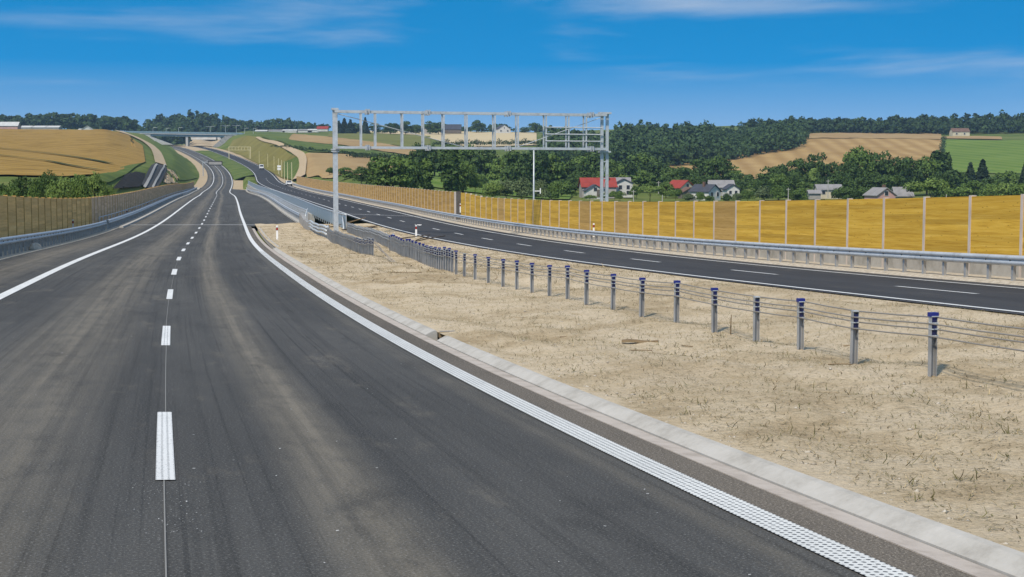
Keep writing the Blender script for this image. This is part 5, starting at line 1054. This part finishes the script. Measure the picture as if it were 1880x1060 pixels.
# ------------------------------------------------------------------ vehicles
M['car_white'] = mat('white_car_paint', (.72, .72, .71), .3); M['car_grey'] = mat('bumper_plastic', (.06, .06, .06), .6); M['tyre'] = mat('tyre', (.02, .02, .02), .85); M['rim'] = mat('rim', (.5, .5, .52), .35, .8)
M['headlamp'] = mat('headlamp_lens', (.6, .62, .64), .15); M['tail'] = mat('tail_lens', (.4, .02, .02), .3)
def car(label, loc, rz, van=False):
    t = thing('parked_van' if van else 'parked_car', label, 'van' if van else 'car', tuple(loc), rz)     # nose along local -y
    if van: side = [(-2.5, .35), (-2.5, .95), (-2.35, 1.15), (-1.75, 2.15), (-1.5, 2.3), (2.4, 2.35), (2.5, 2.2), (2.5, .35)]; W = .98; glass = [(-1.72, 1.25), (-1.30, 2.05), (-.4, 2.05), (-.4, 1.25)]; ws = ((-2.30, 1.24), (-1.78, 2.12)); wb = 1.65
    else: side = [(-2.15, .3), (-2.2, .62), (-2.0, .82), (-1.05, .95), (-.45, 1.42), (.2, 1.5), (1.2, 1.46), (1.85, 1.05), (2.1, .98), (2.15, .3)]; W = .88; glass = [(-.85, .98), (-.38, 1.38), (1.15, 1.38), (1.6, 1.02)]; ws = ((-1.02, .99), (-.48, 1.41)); wb = 1.35
    V = []; n = len(side)
    for x in (-1, -.9, .9, 1):
        for y, z in side:
            k = 1.0 if abs(x) < .95 else .97; tz = 1 - .16 * max(0, (z - .95)) / (1.3 if van else .6) * .6
            V.append((x * W * tz, y * k, z if abs(x) < .95 else z * .985))
    m = MB(); m.add(V, [(i * n + j, i * n + (j + 1) % n, (i + 1) * n + (j + 1) % n, (i + 1) * n + j) for i in range(3) for j in range(n)] + [tuple(range(n))[::-1], tuple(3 * n + j for j in range(n))]); bd = m.obj('body', M['car_white'], t)
    for s_ in (-1, 1):
        m = MB(); q = [(s_ * (W * (1 - .16 * max(0, (z - .95)) / (1.3 if van else .6) * .6) + .012), y, z) for y, z in glass]; m.add(q + [(x - s_ * .03, y, z) for x, y, z in q], [(0, 1, 2, 3), (7, 6, 5, 4)] + [(i, i + 4, (i + 1) % 4 + 4, (i + 1) % 4) for i in range(4)]); m.obj('side_window', M['glass'], bd)
        m = MB(); m.box((s_ * W * .72, side[0][0] - .01, .72), (.16, .04, .08)); m.obj('headlight', M['headlamp'], t)
        m = MB(); m.box((s_ * W * .80, side[-1][0] + .01, .95), (.09, .04, .14)); m.obj('tail_light', M['tail'], t)
        for y in (-wb, wb):
            m = MB(); n_ = 14; V = [(s_ * (W - .20) + dx, y + math.cos(6.2832 * j / n_) * .33, .33 + math.sin(6.2832 * j / n_) * .33) for dx in (0, s_ * .22) for j in range(n_)]
            m.add(V, [(j, (j + 1) % n_, (j + 1) % n_ + n_, j + n_) for j in range(n_)] + [tuple(range(n_)), tuple(range(2 * n_ - 1, n_ - 1, -1))]); wh = m.obj('wheel', M['tyre'], t)
            m = MB(); V = [(s_ * (W + .025) + dx, y + math.cos(6.2832 * j / n_) * .2, .33 + math.sin(6.2832 * j / n_) * .2) for dx in (0, s_ * .012) for j in range(n_)]
            m.add(V, [(j, (j + 1) % n_, (j + 1) % n_ + n_, j + n_) for j in range(n_)] + [tuple(range(n_)), tuple(range(2 * n_ - 1, n_ - 1, -1))]); m.obj('rim', M['rim'], wh)
    (y0, z0), (y1, z1) = ws; m = MB(); w1 = W * .84; q = [(-w1, y0 - .03, z0), (w1, y0 - .03, z0), (w1 * .9, y1 - .03, z1), (-w1 * .9, y1 - .03, z1)]
    m.add(q + [(x, y + .03, z - .02) for x, y, z in q], [(3, 2, 1, 0), (4, 5, 6, 7)] + [(i, (i + 1) % 4, (i + 1) % 4 + 4, i + 4) for i in range(4)]); m.obj('windscreen', M['glass'], bd)
    m = MB(); m.box((0, side[0][0] - .04, .45), (W * .95, .07, .14)); m.obj('bumper', M['car_grey'], t)
car('white car with dark windows stopped by the far end of the right wall', P('R', 425, 4.0, .01), -float(heading('R', 425)) + .05)
car('white van driving far down the right carriageway', P('R', 690, 1.9, .01), -float(heading('R', 690)), True)

# ------------------------------------------------------------------ litter on the median
def plank(label, s, o, L_, W_, T_, rz, tilt=0.0, m='plank', z=.0, name='plank', cat='plank'):
    p = mz(s, o); b = MB(); n = 5
    V = [(-L_ / 2 + L_ * i / n, y * W_ / 2 * (1 + .06 * math.sin(i * 2.1)), zz * T_ + .01 * math.sin(i * 1.3)) for i in range(n + 1) for y in (-1, 1) for zz in (0, 1)]
    F_ = [f for i in range(n) for f in ((i * 4, i * 4 + 4, i * 4 + 5, i * 4 + 1), (i * 4 + 2, i * 4 + 3, i * 4 + 7, i * 4 + 6), (i * 4 + 1, i * 4 + 5, i * 4 + 7, i * 4 + 3), (i * 4, i * 4 + 2, i * 4 + 6, i * 4 + 4))] + [(0, 1, 3, 2), (n * 4, n * 4 + 2, n * 4 + 3, n * 4 + 1)]
    b.add(V, F_); return tag(b.obj(name, M[m], None, (p.x, p.y, p.z + z), (0, tilt, rz)), label, cat)
plank('short grey brown plank lying on the sand left of the cable posts', 10.7, 7.06, .56, .12, .035, -.12, 0)
def stick(label, s, o, L_, rz, r=.012, up=.0, m='plank', name='stick', bend=.12):
    p = mz(s, o); b = MB(); d = Vector((math.cos(rz), math.sin(rz), 0)); n_ = Vector((-d.y, d.x, 0))
    pts = [d * (L_ * u) * math.cos(up) + n_ * (bend * L_ * math.sin(u * 3.1)) * (.3 if up > 1 else 1) + Vector((0, 0, r * .7 + L_ * u * math.sin(up))) for u in (0, .2, .45, .7, 1)]
    if up > 1: pts[0].z -= .1
    b.tube(pts, [r, r * 1.05, r * .95, r * .9, r * .7], 5); return tag(b.obj(name, M[m], None, tuple(p), smooth=True), label, 'stick')
stick('upright brown stake in the sand between two cable posts', 11.3, 8.78, .31, 1.0, .011, 1.5, 'plank', 'stake', .05)
for i, (s, o, l, rz, w) in enumerate(((9.6, 7.5, .24, 2.2, 'forked dark twig right of the plank'), (12.2, 6.2, .5, .1, 'thin twig on the sand near the drain gap'), (9.0, 6.35, .3, -.1, 'pair-like pale twig on the sand below the plank'), (8.6, 9.4, .35, .05, 'straight dark twig behind the third cable post'), (6.0, 7.9, .3, .0, 'twig in front of the second cable post'), (16.5, 6.4, .9, -.05, 'long thin stalk on the sand above the drain gap'), (24, 7.0, .8, .1, 'long stick on the sand in front of the far cable posts'), (29, 6.6, .9, -.1, 'dark stick on the sand before the close set posts'), (35, 6.6, 1.1, .05, 'long dark branch on the sand below the post row'), (4.2, 6.9, .34, .1, 'straight stalk on the sand near the right edge'))): stick(w, s, o, l, rz, .008 if l < .4 else .012)
# branches and boards by the gantry foot
rr_ = random.Random(5)
for i in range(9):
    stick('cut branch in the brushwood heap beside the wing wall, %s of nine' % ORD[i], rr_.uniform(98, 114), rr_.uniform(9.6, 12.0), rr_.uniform(1.2, 2.6), rr_.uniform(-.6, .6), rr_.uniform(.03, .05), rr_.uniform(.05, .3), 'bark' if i % 2 else 'plank', 'branch')
for i, (s, o) in enumerate(((72, 12.8), (75, 13.3), (78, 12.4))):
    stick('dark branch lying beside the right carriageway edge, %s of three' % ORD[i], s, o, 2.2, 1.2 - .5 * i, .035, .12, 'bark', 'branch')
# drain outlet in the kerb gap
p = Vector(P('L', 13.95, 4.75, -.02)); h_ = -float(heading('L', 14)); t = thing('drain_outlet', 'small concrete drain outlet in the gap of the kerb', 'drain', tuple(p), h_)
m = MB(); m.box((.10, -.44, .01), (.20, .05, .07)); m.obj('cheek', M['concrete'], t)
m = MB(); m.box((.06, .46, .02), (.17, .05, .08)); m.obj('cheek', M['dark_concrete'], t)
m = MB(); m.box((.2, 0, -.05), (.34, .37, .03)); m.obj('apron', M['gutter'], t)
m = MB(); m.box((-.06, .36, .05), (.09, .035, .045)); m.obj('block', M['plank'], t)
# concrete lump by the left guardrail
p = P('L', 60, -6.75, .02); m = MB()
V = []; r2 = np.random.default_rng(2)
for k in range(5):
    for j in range(10):
        a = 6.283 * j / 10; q = math.cos(k / 4 * 1.5); V.append((math.cos(a) * .28 * q * (1 + .15 * r2.normal()), math.sin(a) * .6 * q * (1 + .15 * r2.normal()), .32 * math.sin(k / 4 * 1.5)))
m.add(V, [(k * 10 + j, k * 10 + (j + 1) % 10, k * 10 + 10 + (j + 1) % 10, k * 10 + 10 + j) for k in range(4) for j in range(10)] + [tuple(range(40, 50))])
tag(m.obj('rubble_lump', M['gravel'], None, tuple(p), smooth=True), 'pale lump of concrete rubble at the foot of the left guardrail', 'rubble')

# dry straw, weeds, flecks: too many to count
def blades(name, n, smax, length, m, label, lean=.25, wid=.006, smin=-8, bias=2.0, omin=4.85, clump=None, side_=None):
    r = np.random.default_rng(n); i = np.clip(((smin + (smax - smin) * r.random(n) ** bias)), smin, smax)
    si = np.clip(np.searchsorted(SS, i), 1, len(SS) - 1); t = .015 + .97 * r.random(n)
    if clump:
        kc = r.integers(0, clump, n); ci = (smin + (smax - smin) * r.random(clump) ** bias); ct = .02 + .96 * r.random(clump)
        i = np.clip(ci[kc] + r.normal(size=n) * .05, smin, smax); t = np.clip(ct[kc] + r.normal(size=n) * .005, .01, .99); si = np.clip(np.searchsorted(SS, i), 1, len(SS) - 1)
    f = ((i - SS[si - 1]) / (SS[si] - SS[si - 1]))[:, None]; j = t * 43; j0 = np.clip(j.astype(int), 0, 42); g = (j - j0)[:, None]
    A = SV[si - 1, j0] * (1 - g) + SV[si - 1, j0 + 1] * g; B = SV[si, j0] * (1 - g) + SV[si, j0 + 1] * g; base = A * (1 - f) + B * f
    a = r.random(n) * 6.283; up = np.abs(r.normal(size=n)) * lean; l = length * (.4 + 1.1 * r.random(n)); d = np.stack([np.cos(a) * np.cos(up), np.sin(a) * np.cos(up), np.sin(up)], -1) * l[:, None]
    w = np.stack([-np.sin(a), np.cos(a), np.zeros(n)], -1) * wid; bend = np.stack([-np.sin(a), np.cos(a), np.full(n, .3)], -1) * (r.normal(size=n) * .18 * l)[:, None]; z0 = np.array([0, 0, .008])
    mid = base + d * .5 + bend; V = np.stack([base + z0 - w, base + z0 + w, mid + z0 + w * .9, mid + z0 - w * .9, base + d + z0 + w * .3, base + d + z0 - w * .3], 1).reshape(-1, 3)
    k = np.arange(n)[:, None] * 6; Q = np.concatenate([k + np.array([0, 1, 2, 3]), k + np.array([3, 2, 4, 5])], 0)
    return tag(put(name, fastmesh(name, V, Q, M[m])), label, 'grass', None, 'stuff')
blades('dry_straw', 30000, 26, .035, 'weed', 'fine dark bits of chaff on the near sand', .3, .0035, -6, 1.3)
blades('dry_straw', 42000, 60, .075, 'straw', 'loose dry straw scattered over the sandy median', .28, .0042, -6, 1.5)
blades('dry_straw', 9000, 112, .30, 'straw', 'longer dry straw on the far part of the sandy median', .15, .012, 30, 1.0)
blades('weeds', 8000, 70, .075, 'weed', 'small withered weeds dotted over the sandy median', .6, .004, -6, 1.3, clump=1900)
# stones and clods on the sand
n = 2600; r = np.random.default_rng(21); ii = np.clip(-6 + 66 * r.random(n) ** 1.5, -6, 60); si = np.clip(np.searchsorted(SS, ii), 1, len(SS) - 1); jj = (r.random(n) ** .8 * 42).astype(int)
jj[:700] = np.abs(r.normal(size=700) * 1.2).astype(int); c0 = SV[si, jj] + (SV[si - 1, jj + 1] - SV[si, jj]) * r.random(n)[:, None]
oct_ = np.array([(1, 0, 0), (0, 1, 0), (-1, 0, 0), (0, -1, 0), (0, 0, 1), (0, 0, -1)], float); ft = np.array([(0, 1, 4), (1, 2, 4), (2, 3, 4), (3, 0, 4), (1, 0, 5), (2, 1, 5), (3, 2, 5), (0, 3, 5)])
rad = (.006 + .020 * r.random(n) ** 3)[:, None, None]; V = c0[:, None] + oct_[None] * rad * (.6 + .8 * r.random((n, 6, 1))) * np.array([1.2, 1, .7]); Q = (np.arange(n)[:, None, None] * 6 + ft[None]).reshape(-1, 3)
tag(put('stones', fastmesh('stones', V.reshape(-1, 3), Q, M['gravel'])), 'small stones and clods strewn over the sandy median', 'stones', None, 'stuff')
# paint flecks and grit on the asphalt
n = 260; r = np.random.default_rng(11); s_ = -6 + 40 * r.random(n) ** 2; o_ = r.uniform(-3.4, 3.4, n); o_[:110] = r.normal(size=110) * .12; s_[:110] = 1.0 + r.random(110) * 2.2 - 3.0
c0 = P('L', s_, o_, .012); V = []
for q, c in enumerate(c0):
    a = r.random() * 6.28; l = r.uniform(.004, .014) if q >= 110 else r.uniform(.002, .007); w = l * r.uniform(.2, .6)
    for x, y in ((-l, -w), (l, -w * .5), (l * .8, w), (-l * .7, w * .8)): V.append((c[0] + x * math.cos(a) - y * math.sin(a), c[1] + x * math.sin(a) + y * math.cos(a), c[2]))
tag(put('paint_flecks', mk('paint_flecks', V, [tuple(range(i * 4, i * 4 + 4)) for i in range(n)], M['paint'])), 'tiny white paint flecks and grit on the near asphalt', 'grit', None, 'stuff')

# ------------------------------------------------------------------ haze
hz = bpy.data.materials.new('haze'); hz.use_nodes = True; tn = hz.node_tree; tn.nodes.clear()
ho = tn.nodes.new('ShaderNodeOutputMaterial'); pv = tn.nodes.new('ShaderNodeVolumePrincipled'); pv.inputs['Color'].default_value = (.50, .74, 1, 1); pv.inputs['Density'].default_value = .00011; pv.inputs['Anisotropy'].default_value = .2
tn.links.new(pv.outputs[0], ho.inputs['Volume'])
m = MB(); m.box((0, 0, 0), (7300, 7300, 1)); hzo = m.obj('haze', hz); zlo, zhi = -16.0, 100.0; hzo.location = (0, 0, (zlo + zhi) / 2); hzo.scale = (1, 1, (zhi - zlo) / 2)
tag(hzo, 'thin blue summer haze over the valley and hills', 'haze', None, 'stuff')
